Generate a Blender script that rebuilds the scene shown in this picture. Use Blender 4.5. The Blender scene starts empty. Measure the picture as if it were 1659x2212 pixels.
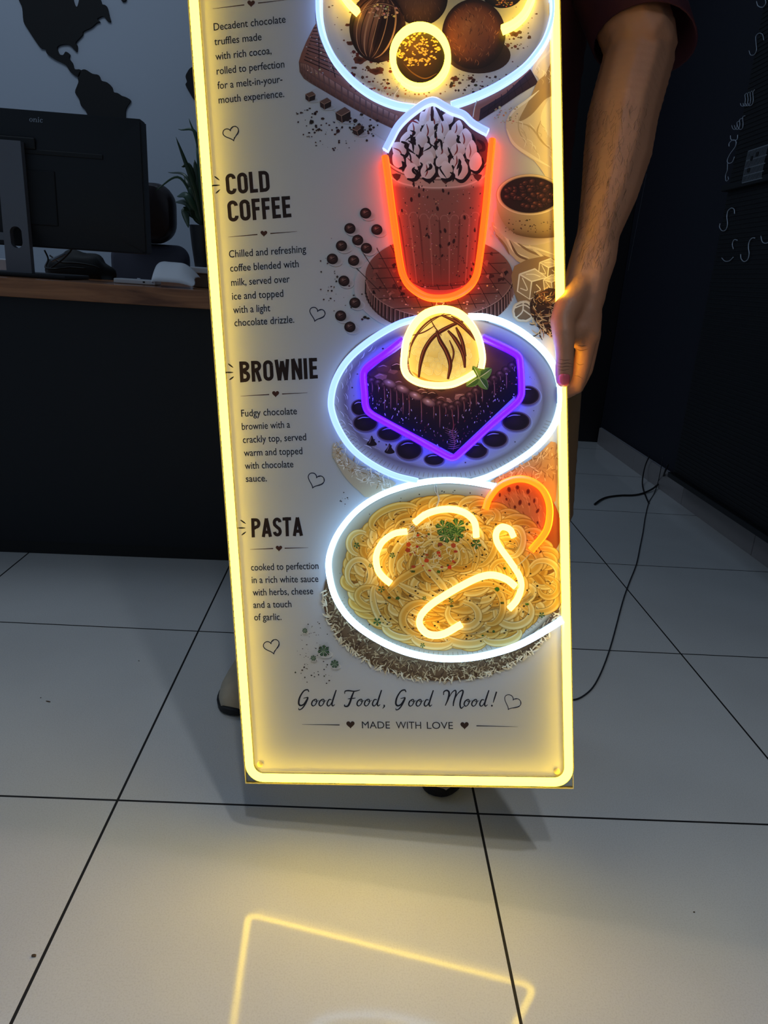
import bpy, bmesh, math, random
from mathutils import Vector, Matrix
from mathutils.geometry import tessellate_polygon
random.seed(7)
scene = bpy.context.scene
COL = scene.collection

# ------------------------------------------------------------------ camera
CAM_POS = Vector((0.36563, -1.00044, 0.84809))
CAM_R = Matrix(((0.99774537, 0.05382375, 0.04008974),
                (-0.02152735, -0.30911524, 0.95078091),
                (0.06356695, -0.94950027, -0.30725962)))   # columns: right, down, forward
FOC, PW, PH = 1564.93, 1659.0, 2212.0
cam = bpy.data.cameras.new('camera')
cam.sensor_fit = 'HORIZONTAL'
cam.sensor_width = 36.0
cam.lens = FOC / PW * 36.0
cam.clip_start = 0.02
cam_ob = bpy.data.objects.new('camera', cam)
COL.objects.link(cam_ob)
_r, _d, _f = CAM_R.col[0], CAM_R.col[1], CAM_R.col[2]
cam_ob.matrix_world = Matrix(((_r.x, -_d.x, -_f.x, CAM_POS.x), (_r.y, -_d.y, -_f.y, CAM_POS.y),
                              (_r.z, -_d.z, -_f.z, CAM_POS.z), (0, 0, 0, 1)))
scene.camera = cam_ob

# ------------------------------------------------------------------ world, lights, exposure
world = bpy.data.worlds.new('World')
scene.world = world
world.use_nodes = True
_bg = world.node_tree.nodes['Background']
_bg.inputs['Color'].default_value = (0.54, 0.74, 1.0, 1)
_bg.inputs['Strength'].default_value = 0.165

def area_light(name, loc, target, size, power, color, spread=180):
    l = bpy.data.lights.new(name, 'AREA')
    l.shape = 'DISK'
    l.size = size
    l.energy = power
    l.color = color
    l.spread = math.radians(spread)
    o = bpy.data.objects.new(name, l)
    COL.objects.link(o)
    o.location = loc
    o.rotation_euler = (Vector(target) - Vector(loc)).to_track_quat('-Z', 'Y').to_euler()
    return o
area_light('ceiling_downlight', (0.93, -1.40, 3.2), (0.75, -1.3, 0), 0.12, 4.2, (0.84, 0.93, 1.0), 80)
area_light('ceiling_downlight.001', (0.45, -1.75, 3.2), (0.35, -1.5, 0), 0.12, 4.0, (0.84, 0.93, 1.0), 80)
area_light('wall_fill_light', (-1.3, 1.5, 3.0), (-1.2, 2.6, 1.0), 1.2, 10, (0.66, 0.81, 1.0))  # bluish fill added to lift the back wall, no ceiling fitting
vs = scene.view_settings
vs.view_transform = 'Standard'
vs.look = 'None'
vs.exposure = 0.0
vs.gamma = 1.0
vs.use_curve_mapping = False

# ------------------------------------------------------------------ sight lines: a point of the photo at a known depth
def ray(x, y):
    return CAM_R @ Vector(((x - PW / 2) / FOC, (y - PH / 2) / FOC, 1.0))
def at_y(x, y, Y):
    d = ray(x, y); return CAM_POS + d * ((Y - CAM_POS.y) / d.y)
def at_x(x, y, X):
    d = ray(x, y); return CAM_POS + d * ((X - CAM_POS.x) / d.x)
def at_z(x, y, Z):
    d = ray(x, y); return CAM_POS + d * ((Z - CAM_POS.z) / d.z)

# the sign's own frame: u to the right, v up, n out of its face
PO = Vector((0.22331302, -0.0870673, 0.11273191))
PU = Vector((0.98212749, -0.13317146, 0.13300737))
PV = Vector((-0.10546499, 0.19593331, 0.97492937))
PN = PU.cross(PV)
SW = 0.48166
SIGN_M = Matrix(((PU.x, PV.x, PN.x, PO.x), (PU.y, PV.y, PN.y, PO.y), (PU.z, PV.z, PN.z, PO.z), (0, 0, 0, 1)))
def on_sign(x, y, n=0.0):
    d = ray(x, y)
    o = PO + PN * n
    return CAM_POS + d * (PN.dot(o - CAM_POS) / PN.dot(d))
def uv(x, y, n=0.0):
    p = on_sign(x, y, n) - PO
    return p.dot(PU), p.dot(PV)

# ------------------------------------------------------------------ materials
def lin(c):
    f = lambda v: v / 12.92 if v <= 0.04045 else ((v + 0.055) / 1.055) ** 2.4
    return tuple(f(v / 255.0) for v in c)
def mat(name, rgb, rough=0.6, metal=0.0, spec=0.5, noise=None, bump=None, coat=0.0, sss=None):
    """Procedural material: noise = (scale, amount) varies the colour, bump = (scale, strength, distance)."""
    m = bpy.data.materials.new(name)
    m.use_nodes = True
    nt = m.node_tree
    b = nt.nodes['Principled BSDF']
    c = lin(rgb)
    b.inputs['Base Color'].default_value = (*c, 1)
    b.inputs['Roughness'].default_value = rough
    b.inputs['Metallic'].default_value = metal
    b.inputs['Specular IOR Level'].default_value = spec
    b.inputs['Coat Weight'].default_value = coat
    if sss:
        b.inputs['Subsurface Weight'].default_value = sss
        b.inputs['Subsurface Radius'].default_value = (0.012, 0.004, 0.002)
        b.inputs['Subsurface Scale'].default_value = 0.4
    tc = nt.nodes.new('ShaderNodeTexCoord')
    if noise:
        n = nt.nodes.new('ShaderNodeTexNoise')
        n.inputs['Scale'].default_value = noise[0]
        n.inputs['Detail'].default_value = 5
        nt.links.new(tc.outputs['Object'], n.inputs['Vector'])
        mx = nt.nodes.new('ShaderNodeMix'); mx.data_type = 'RGBA'
        mx.inputs[6].default_value = (*[v * (1 - noise[1]) for v in c], 1)
        mx.inputs[7].default_value = (*[min(1, v * (1 + noise[1])) for v in c], 1)
        nt.links.new(n.outputs['Fac'], mx.inputs[0])
        nt.links.new(mx.outputs[2], b.inputs['Base Color'])
    if bump:
        n2 = nt.nodes.new('ShaderNodeTexNoise')
        n2.inputs['Scale'].default_value = bump[0]
        n2.inputs['Detail'].default_value = 6
        nt.links.new(tc.outputs['Object'], n2.inputs['Vector'])
        bp = nt.nodes.new('ShaderNodeBump')
        bp.inputs['Strength'].default_value = bump[1]
        bp.inputs['Distance'].default_value = bump[2]
        nt.links.new(n2.outputs['Fac'], bp.inputs['Height'])
        nt.links.new(bp.outputs['Normal'], b.inputs['Normal'])
    return m
def emit_mat(name, rgb_lin):
    m = bpy.data.materials.new(name)
    m.use_nodes = True
    nt = m.node_tree
    b = nt.nodes['Principled BSDF']
    b.inputs['Base Color'].default_value = (0.03, 0.03, 0.03, 1)
    b.inputs['Roughness'].default_value = 0.4
    k = max(rgb_lin)
    b.inputs['Emission Color'].default_value = (*[v / k for v in rgb_lin], 1)
    b.inputs['Emission Strength'].default_value = k
    return m
def clear_mat(name, tint, gloss=0.08):
    m = bpy.data.materials.new(name)
    m.use_nodes = True
    nt = m.node_tree
    nt.nodes.remove(nt.nodes['Principled BSDF'])
    out = nt.nodes['Material Output']
    t = nt.nodes.new('ShaderNodeBsdfTransparent'); t.inputs['Color'].default_value = (*tint, 1)
    g = nt.nodes.new('ShaderNodeBsdfGlossy'); g.inputs['Roughness'].default_value = 0.05
    mx = nt.nodes.new('ShaderNodeMixShader')
    fr = nt.nodes.new('ShaderNodeFresnel'); fr.inputs['IOR'].default_value = 1.45
    nt.links.new(fr.outputs['Fac'], mx.inputs['Fac'])
    nt.links.new(t.outputs[0], mx.inputs[1]); nt.links.new(g.outputs[0], mx.inputs[2])
    nt.links.new(mx.outputs[0], out.inputs['Surface'])
    return m

# ------------------------------------------------------------------ objects
def tag(o, label=None, cat=None, group=None, kind=None):
    if label: o['label'] = label
    if cat: o['category'] = cat
    if group: o['group'] = group
    if kind: o['kind'] = kind
    return o
def link(name, me, m=None, parent=None):
    o = bpy.data.objects.new(name, me)
    COL.objects.link(o)
    if m is not None and not me.materials: me.materials.append(m)
    if parent is not None: o.parent = parent
    return o
def mesh_of(bm, name, smooth=False, angle=None):
    bmesh.ops.recalc_face_normals(bm, faces=bm.faces)
    me = bpy.data.meshes.new(name)
    bm.to_mesh(me); bm.free()
    if smooth:
        for p in me.polygons: p.use_smooth = True
        if angle is not None: me.set_sharp_from_angle(angle=math.radians(angle))
    return me
def obj(name, bm, m, parent=None, smooth=False, angle=None):
    return link(name, mesh_of(bm, name, smooth, angle), m, parent)
def empty(name, loc=(0, 0, 0), rz=0.0):
    o = bpy.data.objects.new(name, None)
    COL.objects.link(o)
    o.empty_display_size = 0.05
    o.location = loc
    o.rotation_euler = (0, 0, rz)
    return o
def box(bm, c, s, M=None, bevel=0.0, seg=2):
    r = bmesh.ops.create_cube(bm, size=1.0)
    vs_ = r['verts']
    bmesh.ops.scale(bm, vec=s, verts=vs_)
    bmesh.ops.translate(bm, vec=c, verts=vs_)
    if bevel:
        es = list({e for v in vs_ for e in v.link_edges})
        rb = bmesh.ops.bevel(bm, geom=es, offset=bevel, segments=seg, affect='EDGES', profile=0.5)
        vs_ = list({v for f in rb['faces'] for v in f.verts} | {v for v in vs_ if v.is_valid})
    if M is not None: bmesh.ops.transform(bm, matrix=M, verts=vs_)
    return vs_
def catmull(pts, n=8, closed=False):
    P = [Vector(p) for p in pts]
    if len(P) < 3: return P
    out = []
    N = len(P)
    for i in range(N if closed else N - 1):
        if closed: p0, p1, p2, p3 = P[(i - 1) % N], P[i], P[(i + 1) % N], P[(i + 2) % N]
        else:
            p1, p2 = P[i], P[i + 1]
            p0 = P[i - 1] if i else p1 * 2 - p2
            p3 = P[i + 2] if i + 2 < N else p2 * 2 - p1
        for k in range(n):
            t = k / n
            out.append(0.5 * ((2 * p1) + (p2 - p0) * t + (2 * p0 - 5 * p1 + 4 * p2 - p3) * t * t + (3 * p1 - p0 - 3 * p2 + p3) * t ** 3))
    if not closed: out.append(P[-1].copy())
    return out
def sweep(bm, path, section, closed=False, up=None, cap=True, radii=None):
    """Sweeps a closed 2-D section along a path; up fixes the section's second axis."""
    n = len(path); rings = []
    prev = None
    for i, p in enumerate(path):
        a = path[(i - 1) % n] if (closed or i) else path[i]
        b = path[(i + 1) % n] if (closed or i < n - 1) else path[i]
        t = (b - a).normalized()
        if up is not None: u = up
        else:
            if prev is None: prev = t.orthogonal().normalized()
            prev = (prev - t * prev.dot(t)).normalized(); u = prev
        s = t.cross(u).normalized()
        w = u if up is not None else s.cross(t)
        k = radii[i] if radii else 1.0
        rings.append([bm.verts.new(p + s * (q[0] * k) + w * (q[1] * k)) for q in section])
    m = len(section)
    for i in range(n if closed else n - 1):
        A, B = rings[i], rings[(i + 1) % n]
        for j in range(m):
            bm.faces.new((A[j], A[(j + 1) % m], B[(j + 1) % m], B[j]))
    if cap and not closed:
        bm.faces.new(rings[0]); bm.faces.new(rings[-1])
def circle(r, n=8): return [(r * math.cos(2 * math.pi * k / n), r * math.sin(2 * math.pi * k / n)) for k in range(n)]
def tube(bm, pts, r, n=8, sm=6, closed=False, radii=None):
    path = catmull(pts, sm, closed) if sm else [Vector(p) for p in pts]
    rr = None
    if radii:
        rr = []
        for i in range(len(path)):
            f = i * (len(radii) - 1) / (len(path) - 1); j = min(int(f), len(radii) - 2); f -= j
            rr.append(radii[j] * (1 - f) + radii[j + 1] * f)
    sweep(bm, path, circle(r if not radii else 1.0, n), closed, radii=rr)
def lathe(bm, prof, n=32, c=(0, 0, 0)):
    rings = []
    for r, z in prof:
        rings.append([bm.verts.new((c[0] + r * math.cos(2 * math.pi * k / n), c[1] + r * math.sin(2 * math.pi * k / n), c[2] + z)) for k in range(n)])
    for A, B in zip(rings, rings[1:]):
        for k in range(n): bm.faces.new((A[k], A[(k + 1) % n], B[(k + 1) % n], B[k]))
    bm.faces.new(rings[0]); bm.faces.new(rings[-1])
def prism(bm, pts, vec):
    """A flat outline (list of Vectors) given thickness along vec."""
    tris = tessellate_polygon([pts])
    a = [bm.verts.new(p) for p in pts]
    b = [bm.verts.new(p + vec) for p in pts]
    for t in tris:
        try:
            bm.faces.new([a[i] for i in t]); bm.faces.new([b[i] for i in reversed(t)])
        except ValueError: pass
    n = len(pts)
    for i in range(n):
        j = (i + 1) % n
        try: bm.faces.new((a[i], a[j], b[j], b[i]))
        except ValueError: pass
def rrect(w, h, r, n=5):
    """Rounded rectangle outline about the origin."""
    out = []
    for cx, cy, a0 in ((w / 2 - r, h / 2 - r, 0), (-w / 2 + r, h / 2 - r, 90), (-w / 2 + r, -h / 2 + r, 180), (w / 2 - r, -h / 2 + r, 270)):
        for k in range(n + 1):
            a = math.radians(a0 + 90 * k / n)
            out.append((cx + r * math.cos(a), cy + r * math.sin(a)))
    return out

# ================================================================== the room
T = 0.6      # floor tile
def floor_material():
    m = bpy.data.materials.new('floor_tiles')
    m.use_nodes = True
    nt = m.node_tree; N = nt.nodes; L = nt.links
    b = N['Principled BSDF']
    geo = N.new('ShaderNodeNewGeometry')
    sep = N.new('ShaderNodeSeparateXYZ'); L.new(geo.outputs['Position'], sep.inputs[0])
    def math_(op, a, b_=None):
        n = N.new('ShaderNodeMath'); n.operation = op
        for i, v in enumerate((a, b_)):
            if v is None: continue
            if isinstance(v, (int, float)): n.inputs[i].default_value = v
            else: L.new(v, n.inputs[i])
        return n.outputs[0]
    ds = []
    for ax in ('X', 'Y'):
        q = math_('DIVIDE', sep.outputs[ax], T)
        q = math_('ADD', q, 0.5)
        q = math_('SUBTRACT', math_('FRACT', q), 0.5)
        ds.append(math_('ABSOLUTE', q))
    d = math_('MINIMUM', ds[0], ds[1])
    grout = math_('LESS_THAN', d, 0.0021 / T)
    # per tile tone, fine speckle and faint cloudiness
    def noise(scale, detail):
        n = N.new('ShaderNodeTexNoise'); n.inputs['Scale'].default_value = scale; n.inputs['Detail'].default_value = detail
        L.new(geo.outputs['Position'], n.inputs['Vector']); return n.outputs['Fac']
    ramp = N.new('ShaderNodeValToRGB')
    ramp.color_ramp.elements[0].position = 0.25; ramp.color_ramp.elements[0].color = (*lin((210, 208, 206)), 1)
    ramp.color_ramp.elements[1].position = 0.75; ramp.color_ramp.elements[1].color = (*lin((222, 221, 219)), 1)
    L.new(noise(3.0, 6), ramp.inputs[0])
    sp = N.new('ShaderNodeMix'); sp.data_type = 'RGBA'; sp.blend_type = 'MULTIPLY'
    sp.inputs[0].default_value = 0.35
    r2 = N.new('ShaderNodeValToRGB')
    r2.color_ramp.elements[0].position = 0.3; r2.color_ramp.elements[0].color = (0.72, 0.70, 0.68, 1)
    r2.color_ramp.elements[1].position = 0.55; r2.color_ramp.elements[1].color = (1, 1, 1, 1)
    L.new(noise(420, 3), r2.inputs[0])
    L.new(ramp.outputs[0], sp.inputs[6]); L.new(r2.outputs[0], sp.inputs[7])
    mx = N.new('ShaderNodeMix'); mx.data_type = 'RGBA'
    mx.inputs[7].default_value = (*lin((38, 36, 36)), 1)
    L.new(grout, mx.inputs[0]); L.new(sp.outputs[2], mx.inputs[6])
    L.new(mx.outputs[2], b.inputs['Base Color'])
    rr = math_('ADD', math_('MULTIPLY', grout, 0.5), 0.06)
    L.new(rr, b.inputs['Roughness'])
    b.inputs['Specular IOR Level'].default_value = 0.2
    bp = N.new('ShaderNodeBump'); bp.inputs['Strength'].default_value = 0.5; bp.inputs['Distance'].default_value = 0.0006
    hh = math_('SUBTRACT', math_('MULTIPLY', noise(900, 2), 0.035), grout)
    L.new(hh, bp.inputs['Height']); L.new(bp.outputs[0], b.inputs['Normal'])
    return m
M_floor = floor_material()
M_wall = mat('white_wall_paint', (170, 178, 190), 0.85, noise=(2.0, 0.03), bump=(180, 0.15, 0.001))
M_navy = mat('navy_wall_paint', (19, 19, 34), 0.7, noise=(3.0, 0.08), bump=(160, 0.15, 0.001))
M_door = mat('dark_door_laminate', (16, 11, 17), 0.5, noise=(6.0, 0.1))
M_skirt = mat('skirting_tile', (150, 143, 142), 0.35, noise=(14, 0.06))
M_white_line = mat('pale_sealant', (140, 140, 150), 0.5)

bm = bmesh.new(); box(bm, (-0.85, 0.35, -0.02), (5.4, 5.9, 0.04))
tag(obj('floor', bm, M_floor), kind='structure')
bm = bmesh.new(); box(bm, (-1.17, 3.22, 1.5), (4.8, 0.06, 3.0))
tag(obj('wall_back', bm, M_wall), kind='structure')
bm = bmesh.new(); box(bm, (1.815, 0.4, 1.5), (0.06, 5.8, 3.0))
tag(obj('wall_right', bm, M_navy), kind='structure')
d = tag(empty('door_1', (1.5, 3.19, 0)), kind='structure')
bm = bmesh.new(); box(bm, (0, 0.03, 1.5), (0.57, 0.06, 3.0), bevel=0.003); obj('door_leaf', bm, M_door, d)
bm = bmesh.new(); box(bm, (-0.27, 0.0, 1.5), (0.03, 0.02, 3.0), bevel=0.003); obj('door_frame', bm, M_door, d)
d = tag(empty('baseboard_right', (1.775, 0, 0)), kind='structure')
bm = bmesh.new()
yy = 3.15
while yy > -2.3:
    box(bm, (0, yy - 0.2985, 0.0475), (0.02, 0.597, 0.095), bevel=0.0015, seg=1); yy -= 0.6
obj('skirting_tile', bm, M_skirt, d)
bm = bmesh.new()
pts = [Vector((0.0, 3.15 - k * 0.05, 0.0955 + random.uniform(-0.0008, 0.002))) for k in range(80)]
tube(bm, pts, 0.0022, 6, 0); obj('sealant_bead', bm, M_white_line, d)
# highlight streak on the navy wall, shaped as a thin pale rod
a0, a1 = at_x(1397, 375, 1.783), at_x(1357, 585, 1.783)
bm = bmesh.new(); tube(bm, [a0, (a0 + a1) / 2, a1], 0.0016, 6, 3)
tag(obj('highlight_streak_1', bm, mat('pale_highlight', (60, 62, 74), 0.3)), kind='structure')

# ------------------------------------------------------------------ reception desk
M_wood = bpy.data.materials.new('varnished_wood'); M_wood.use_nodes = True
def wood_nodes(m, c1, c2, rough, scale):
    nt = m.node_tree; N = nt.nodes; L = nt.links; b = N['Principled BSDF']
    tc = N.new('ShaderNodeTexCoord'); mp = N.new('ShaderNodeMapping')
    mp.inputs['Scale'].default_value = scale
    L.new(tc.outputs['Object'], mp.inputs[0])
    n = N.new('ShaderNodeTexNoise'); n.inputs['Scale'].default_value = 3; n.inputs['Detail'].default_value = 8; n.inputs['Distortion'].default_value = 1.2
    L.new(mp.outputs[0], n.inputs['Vector'])
    r = N.new('ShaderNodeValToRGB')
    r.color_ramp.elements[0].position = 0.35; r.color_ramp.elements[0].color = (*lin(c1), 1)
    r.color_ramp.elements[1].position = 0.68; r.color_ramp.elements[1].color = (*lin(c2), 1)
    L.new(n.outputs['Fac'], r.inputs[0]); L.new(r.outputs[0], b.inputs['Base Color'])
    b.inputs['Roughness'].default_value = rough
wood_nodes(M_wood, (120, 74, 46), (192, 130, 86), 0.2, (1.0, 9.0, 9.0))
M_counter = mat('dark_laminate', (9, 12, 22), 0.55, noise=(4, 0.06))
M_black = mat('black_plastic', (12, 12, 14), 0.5)
desk = tag(empty('reception_desk', (-0.75, 1.0, 0), math.radians(1.9)), 'reception desk with wooden worktop and dark front panel on the left', 'desk')
bm = bmesh.new(); box(bm, (0, 0.33, 0.7615), (1.9, 0.68, 0.047), bevel=0.003); obj('worktop', bm, M_wood, desk)
bm = bmesh.new(); box(bm, (0, 0.045, 0.389), (1.88, 0.03, 0.698)); box(bm, (0.9, 0.33, 0.389), (0.03, 0.54, 0.698)); obj('front_panel', bm, M_counter, desk)
bm = bmesh.new(); box(bm, (0, 0.052, 0.02), (1.88, 0.03, 0.04)); box(bm, (0.9, 0.33, 0.02), (0.028, 0.54, 0.04)); obj('plinth', bm, M_black, desk)

# ------------------------------------------------------------------ continent cutouts on the back wall
M_map = mat('black_felt_board', (7, 7, 10), 0.8, noise=(20, 0.2))
Z1 = lambda x, y: (x * 0.28933, y * 0.28933)
def cutout(pts, label, zoom=Z1):
    P = [at_y(*zoom(*p), 3.178) for p in pts]
    P = catmull(P, 3, True)
    c = sum(P, Vector()) / len(P); c.y = 3.19
    bm = bmesh.new(); prism(bm, [p - c for p in P], Vector((0, 0.012, 0)))
    o = obj('continent_cutout', bm, M_map); o.location = c
    return tag(o, label, 'wall decoration', 'black map cutouts on the white wall')
cutout([(-150, -420), (60, -200), (140, 0), (165, 60), (175, 160), (205, 215), (260, 300), (300, 355), (318, 362), (340, 370), (350, 400), (400, 438), (455, 465), (495, 490), (520, 530), (560, 565), (590, 570), (600, 520), (555, 515), (540, 470), (515, 435), (520, 405), (490, 385), (470, 410), (440, 400), (425, 355), (450, 335), (500, 330), (530, 345), (570, 385), (575, 340), (565, 315), (615, 260), (620, 235), (680, 205), (720, 170), (745, 160), (725, 140), (770, 120), (800, 155), (825, 160), (815, 120), (795, 45), (760, 30), (750, 0), (700, -120), (640, -200), (600, -60), (585, 20), (570, 50), (545, 0), (500, -200), (300, -500)],
       'black cutout of a landmass narrowing to a thin neck above the monitor')
cutout([(580, 575), (600, 530), (635, 518), (690, 550), (735, 560), (755, 600), (800, 615), (835, 650), (845, 685), (880, 695), (910, 715), (940, 725), (975, 750), (950, 790), (935, 830), (930, 930), (870, 1050), (800, 1200), (740, 1350), (690, 1250), (690, 1050), (650, 850), (605, 790), (590, 740), (560, 690), (575, 640), (585, 610)],
       'black cutout landmass whose lower end is hidden by the monitor')
cutout([(1385, 570), (1400, 535), (1425, 505), (1500, 480), (1700, 470), (1780, 600), (1850, 720), (1750, 1000), (1650, 1100), (1580, 850), (1500, 770), (1450, 745), (1420, 700), (1385, 635), (1395, 610)],
       'black cutout mostly hidden behind the lit sign with only its left coast showing')
cutout([(895, -30), (910, 8), (935, 5), (940, -20), (920, -60)], 'tiny black cutout island at the top edge of the photo')

# ------------------------------------------------------------------ monitor
M_mon = mat('charcoal_plastic', (21, 25, 32), 0.55, bump=(400, 0.2, 0.0005))
M_mon2 = mat('dark_charcoal_plastic', (15, 17, 23), 0.6)
M_metal = mat('grey_painted_metal', (112, 115, 124), 0.45)
M_logo = mat('silver_print', (150, 158, 170), 0.4)
MY = 1.2
mon = tag(empty('monitor', (-0.605, MY + 0.06, 0.785), math.radians(1.9)), 'black computer monitor seen from behind on the wooden worktop', 'monitor')
def mon_p(x, y, dy=0.0):
    p = at_y(x, y, MY + dy) - Vector(mon.location); p.rotate(Matrix.Rotation(-mon.rotation_euler.z, 3, 'Z')); return p
tr, br = mon_p(300, 255), mon_p(316, 548)
bm = bmesh.new()
hw = br.x + 0.0
zt, zb = tr.z, br.z - 0.002
# chamfered back shell: outer rim and raised centre
rim = [(-hw, zb), (hw, zb), (hw - 0.004, zt), (-hw + 0.004, zt)]
a = mon_p(240, 340).x; 
inner = [(-0.235, zb + 0.055), (0.235, zb + 0.055), (0.235, zt - 0.095), (-0.235, zt - 0.095)]
def ring(y, pts): return [bm.verts.new((p[0], y, p[1])) for p in pts]
F, B0, B1 = ring(-0.005, rim), ring(-0.062, rim), ring(-0.088, inner)
for A_, B_ in ((F, B0), (B0, B1)):
    for k in range(4): bm.faces.new((A_[k], A_[(k + 1) % 4], B_[(k + 1) % 4], B_[k]))
bm.faces.new(F); bm.faces.new(B1)
bmesh.ops.bevel(bm, geom=[e for e in bm.edges], offset=0.004, segments=2, affect='EDGES')
obj('housing', bm, M_mon, mon, smooth=True, angle=30)
bm = bmesh.new(); box(bm, (0, -0.004, (zt + zb) / 2), (2 * hw - 0.012, 0.004, zt - zb - 0.012)); obj('screen', bm, M_black, mon)
bm = bmesh.new(); box(bm, (0.10, -0.0875, zt - 0.105), (0.27, 0.006, 0.012), bevel=0.002); box(bm, (0.0, -0.09, zt - 0.085), (0.12, 0.006, 0.03), bevel=0.004); obj('vent_slot', bm, M_black, mon)
bm = bmesh.new(); box(bm, (0.06, -0.089, 0.21), (0.09, 0.006, 0.14), bevel=0.003); obj('socket_cover', bm, M_mon2, mon)
bm = bmesh.new()
c = (0.0, -0.118)
O_ = [Vector((-0.034 + c[0], c[1], 0.012)), Vector((0.034 + c[0], c[1], 0.012)), Vector((0.032 + c[0], c[1], 0.345)), Vector((-0.032 + c[0], c[1], 0.345))]
hole = [Vector((c[0] + 0.016 * math.cos(t), c[1], 0.104 + (0.012 if math.sin(t) > 0 else -0.012) + 0.016 * math.sin(t))) for t in [2 * math.pi * k / 20 for k in range(20)]]
tris = tessellate_polygon([O_, hole])
allp = O_ + hole
va = [bm.verts.new(p) for p in allp]; vb = [bm.verts.new(p + Vector((0, 0.022, 0))) for p in allp]
for t in tris:
    bm.faces.new([va[i] for i in t]); bm.faces.new([vb[i] for i in reversed(t)])
for lo, hi in ((0, 4), (4, 24)):
    for k in range(lo, hi):
        j = k + 1 if k + 1 < hi else lo
        bm.faces.new((va[k], va[j], vb[j], vb[k]))
obj('stand_column', bm, M_metal, mon)
bm = bmesh.new(); box(bm, (0.0, -0.07, 0.3), (0.06, 0.09, 0.06), bevel=0.004); obj('stand_arm', bm, M_mon2, mon)
bm = bmesh.new(); box(bm, (0.0, -0.03, 0.006), (0.26, 0.2, 0.012), bevel=0.004); obj('stand_base', bm, M_mon2, mon)
bm = bmesh.new(); box(bm, (-0.052, -0.0925, 0.105), (0.024, 0.001, 0.02)); obj('sticker', bm, mat('white_sticker', (120, 124, 132), 0.6), mon)

# the four pale letters left visible beside the stand, lying on the sloping top bevel
bm = bmesh.new()
def ring_seg(cx, cy, ro, ri, yo, yi, a0, a1, n=22):
    P = []
    for k in range(n + 1):
        a = math.radians(a0 + (a1 - a0) * k / n)
        P.append(((cx + ro * math.cos(a), cy + yo * math.sin(a)), (cx + ri * math.cos(a), cy + yi * math.sin(a))))
    for (a, b), (c_, d_) in zip(P, P[1:]): quads.append((a, c_, d_, b))
def rect(x0, y0, x1, y1): quads.append(((x0, y0), (x1, y0), (x1, y1), (x0, y1)))
quads = []
ring_seg(0.48, 0.5, 0.48, 0.24, 0.52, 0.44, 0, 360)
rect(1.2, 0.05, 1.44, 0.95); rect(1.08, 0, 1.56, 0.09); rect(1.06, 0.88, 1.3, 0.98); ring_seg(1.72, 0.55, 0.42, 0.18, 0.45, 0.34, 180, 0); rect(1.9, 0.05, 2.14, 0.58); rect(1.78, 0, 2.26, 0.09)
rect(2.52, 0.05, 2.76, 0.95); rect(2.4, 0, 2.88, 0.09); rect(2.4, 0.88, 2.6, 0.98); ring_seg(2.63, 1.28, 0.15, 0.0, 0.15, 0.0, 0, 360)
ring_seg(3.5, 0.5, 0.46, 0.2, 0.52, 0.43, 55, 330); ring_seg(3.72, 0.82, 0.13, 0.0, 0.13, 0.0, 0, 360)
kx = 0.0355 / 3.96
lx = mon_p(68, 282).x
for Q in quads:
    vv = []
    for x, y in Q:
        z = zt - 0.030 + y * kx * 1.02
        f = (zt - z) / 0.095
        vv.append(bm.verts.new((lx + x * kx, -0.062 - 0.026 * f - 0.0012, z)))
    bm.faces.new(vv)
obj('lettering', bm, M_logo, mon)['label'] = 'pale letters onic'

# ------------------------------------------------------------------ things on the desk
WT = 0.785
M_whitep = mat('white_plastic', (232, 234, 240), 0.4)
M_paper = mat('white_paper', (236, 240, 248), 0.7)
M_silver = mat('silver_metal', (190, 195, 205), 0.3, metal=0.9)
p = at_y(15, 566, 1.45)
bm = bmesh.new(); box(bm, (0, 0, 0.021), (0.08, 0.05, 0.042), bevel=0.003)
o = obj('white_box', bm, M_whitep); o.location = (p.x - 0.01, 1.47, WT + 0.0005); tag(o, 'small white box on the worktop at the left edge behind the monitor stand', 'box')
p0 = at_y(111, 563, 1.34); p1 = at_y(142, 547, 1.34)
bm = bmesh.new(); dd = (p1 - p0)
tube(bm, [dd * 0.0, dd * 0.5, dd], 0.0045, 12, 2); tube(bm, [dd * 0.93, dd * 0.97, dd * 1.0], 0.0055, 12, 2)
o = obj('metal_rod', bm, M_silver); o.location = p0; tag(o, 'short silver metal rod propped on black cables under the monitor', 'rod')
for k, (pts, lab) in enumerate((
        ([(96, 540, 1.36), (104, 560, 1.36), (98, 578, 1.34), (120, 581, 1.33), (150, 578, 1.36), (185, 580, 1.38)], 'black cable looping beside the monitor stand on the worktop'),
        ([(108, 552, 1.42), (130, 566, 1.4), (165, 568, 1.4), (200, 574, 1.41), (215, 580, 1.42)], 'black cable running right from behind the stand to below the screen'),
        ([(152, 512, 1.3), (156, 535, 1.32), (140, 556, 1.36), (120, 572, 1.38), (105, 582, 1.38)], 'black cable hanging down from the back of the monitor'))):
    P = [at_y(*q) for q in pts]
    for q in P: q.z = max(q.z, WT + 0.003)
    bm = bmesh.new(); tube(bm, [q - P[0] for q in P], 0.0026, 8, 6)
    o = obj('cable', bm, M_black, smooth=True); o.location = P[0]; tag(o, lab, 'cable')
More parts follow.
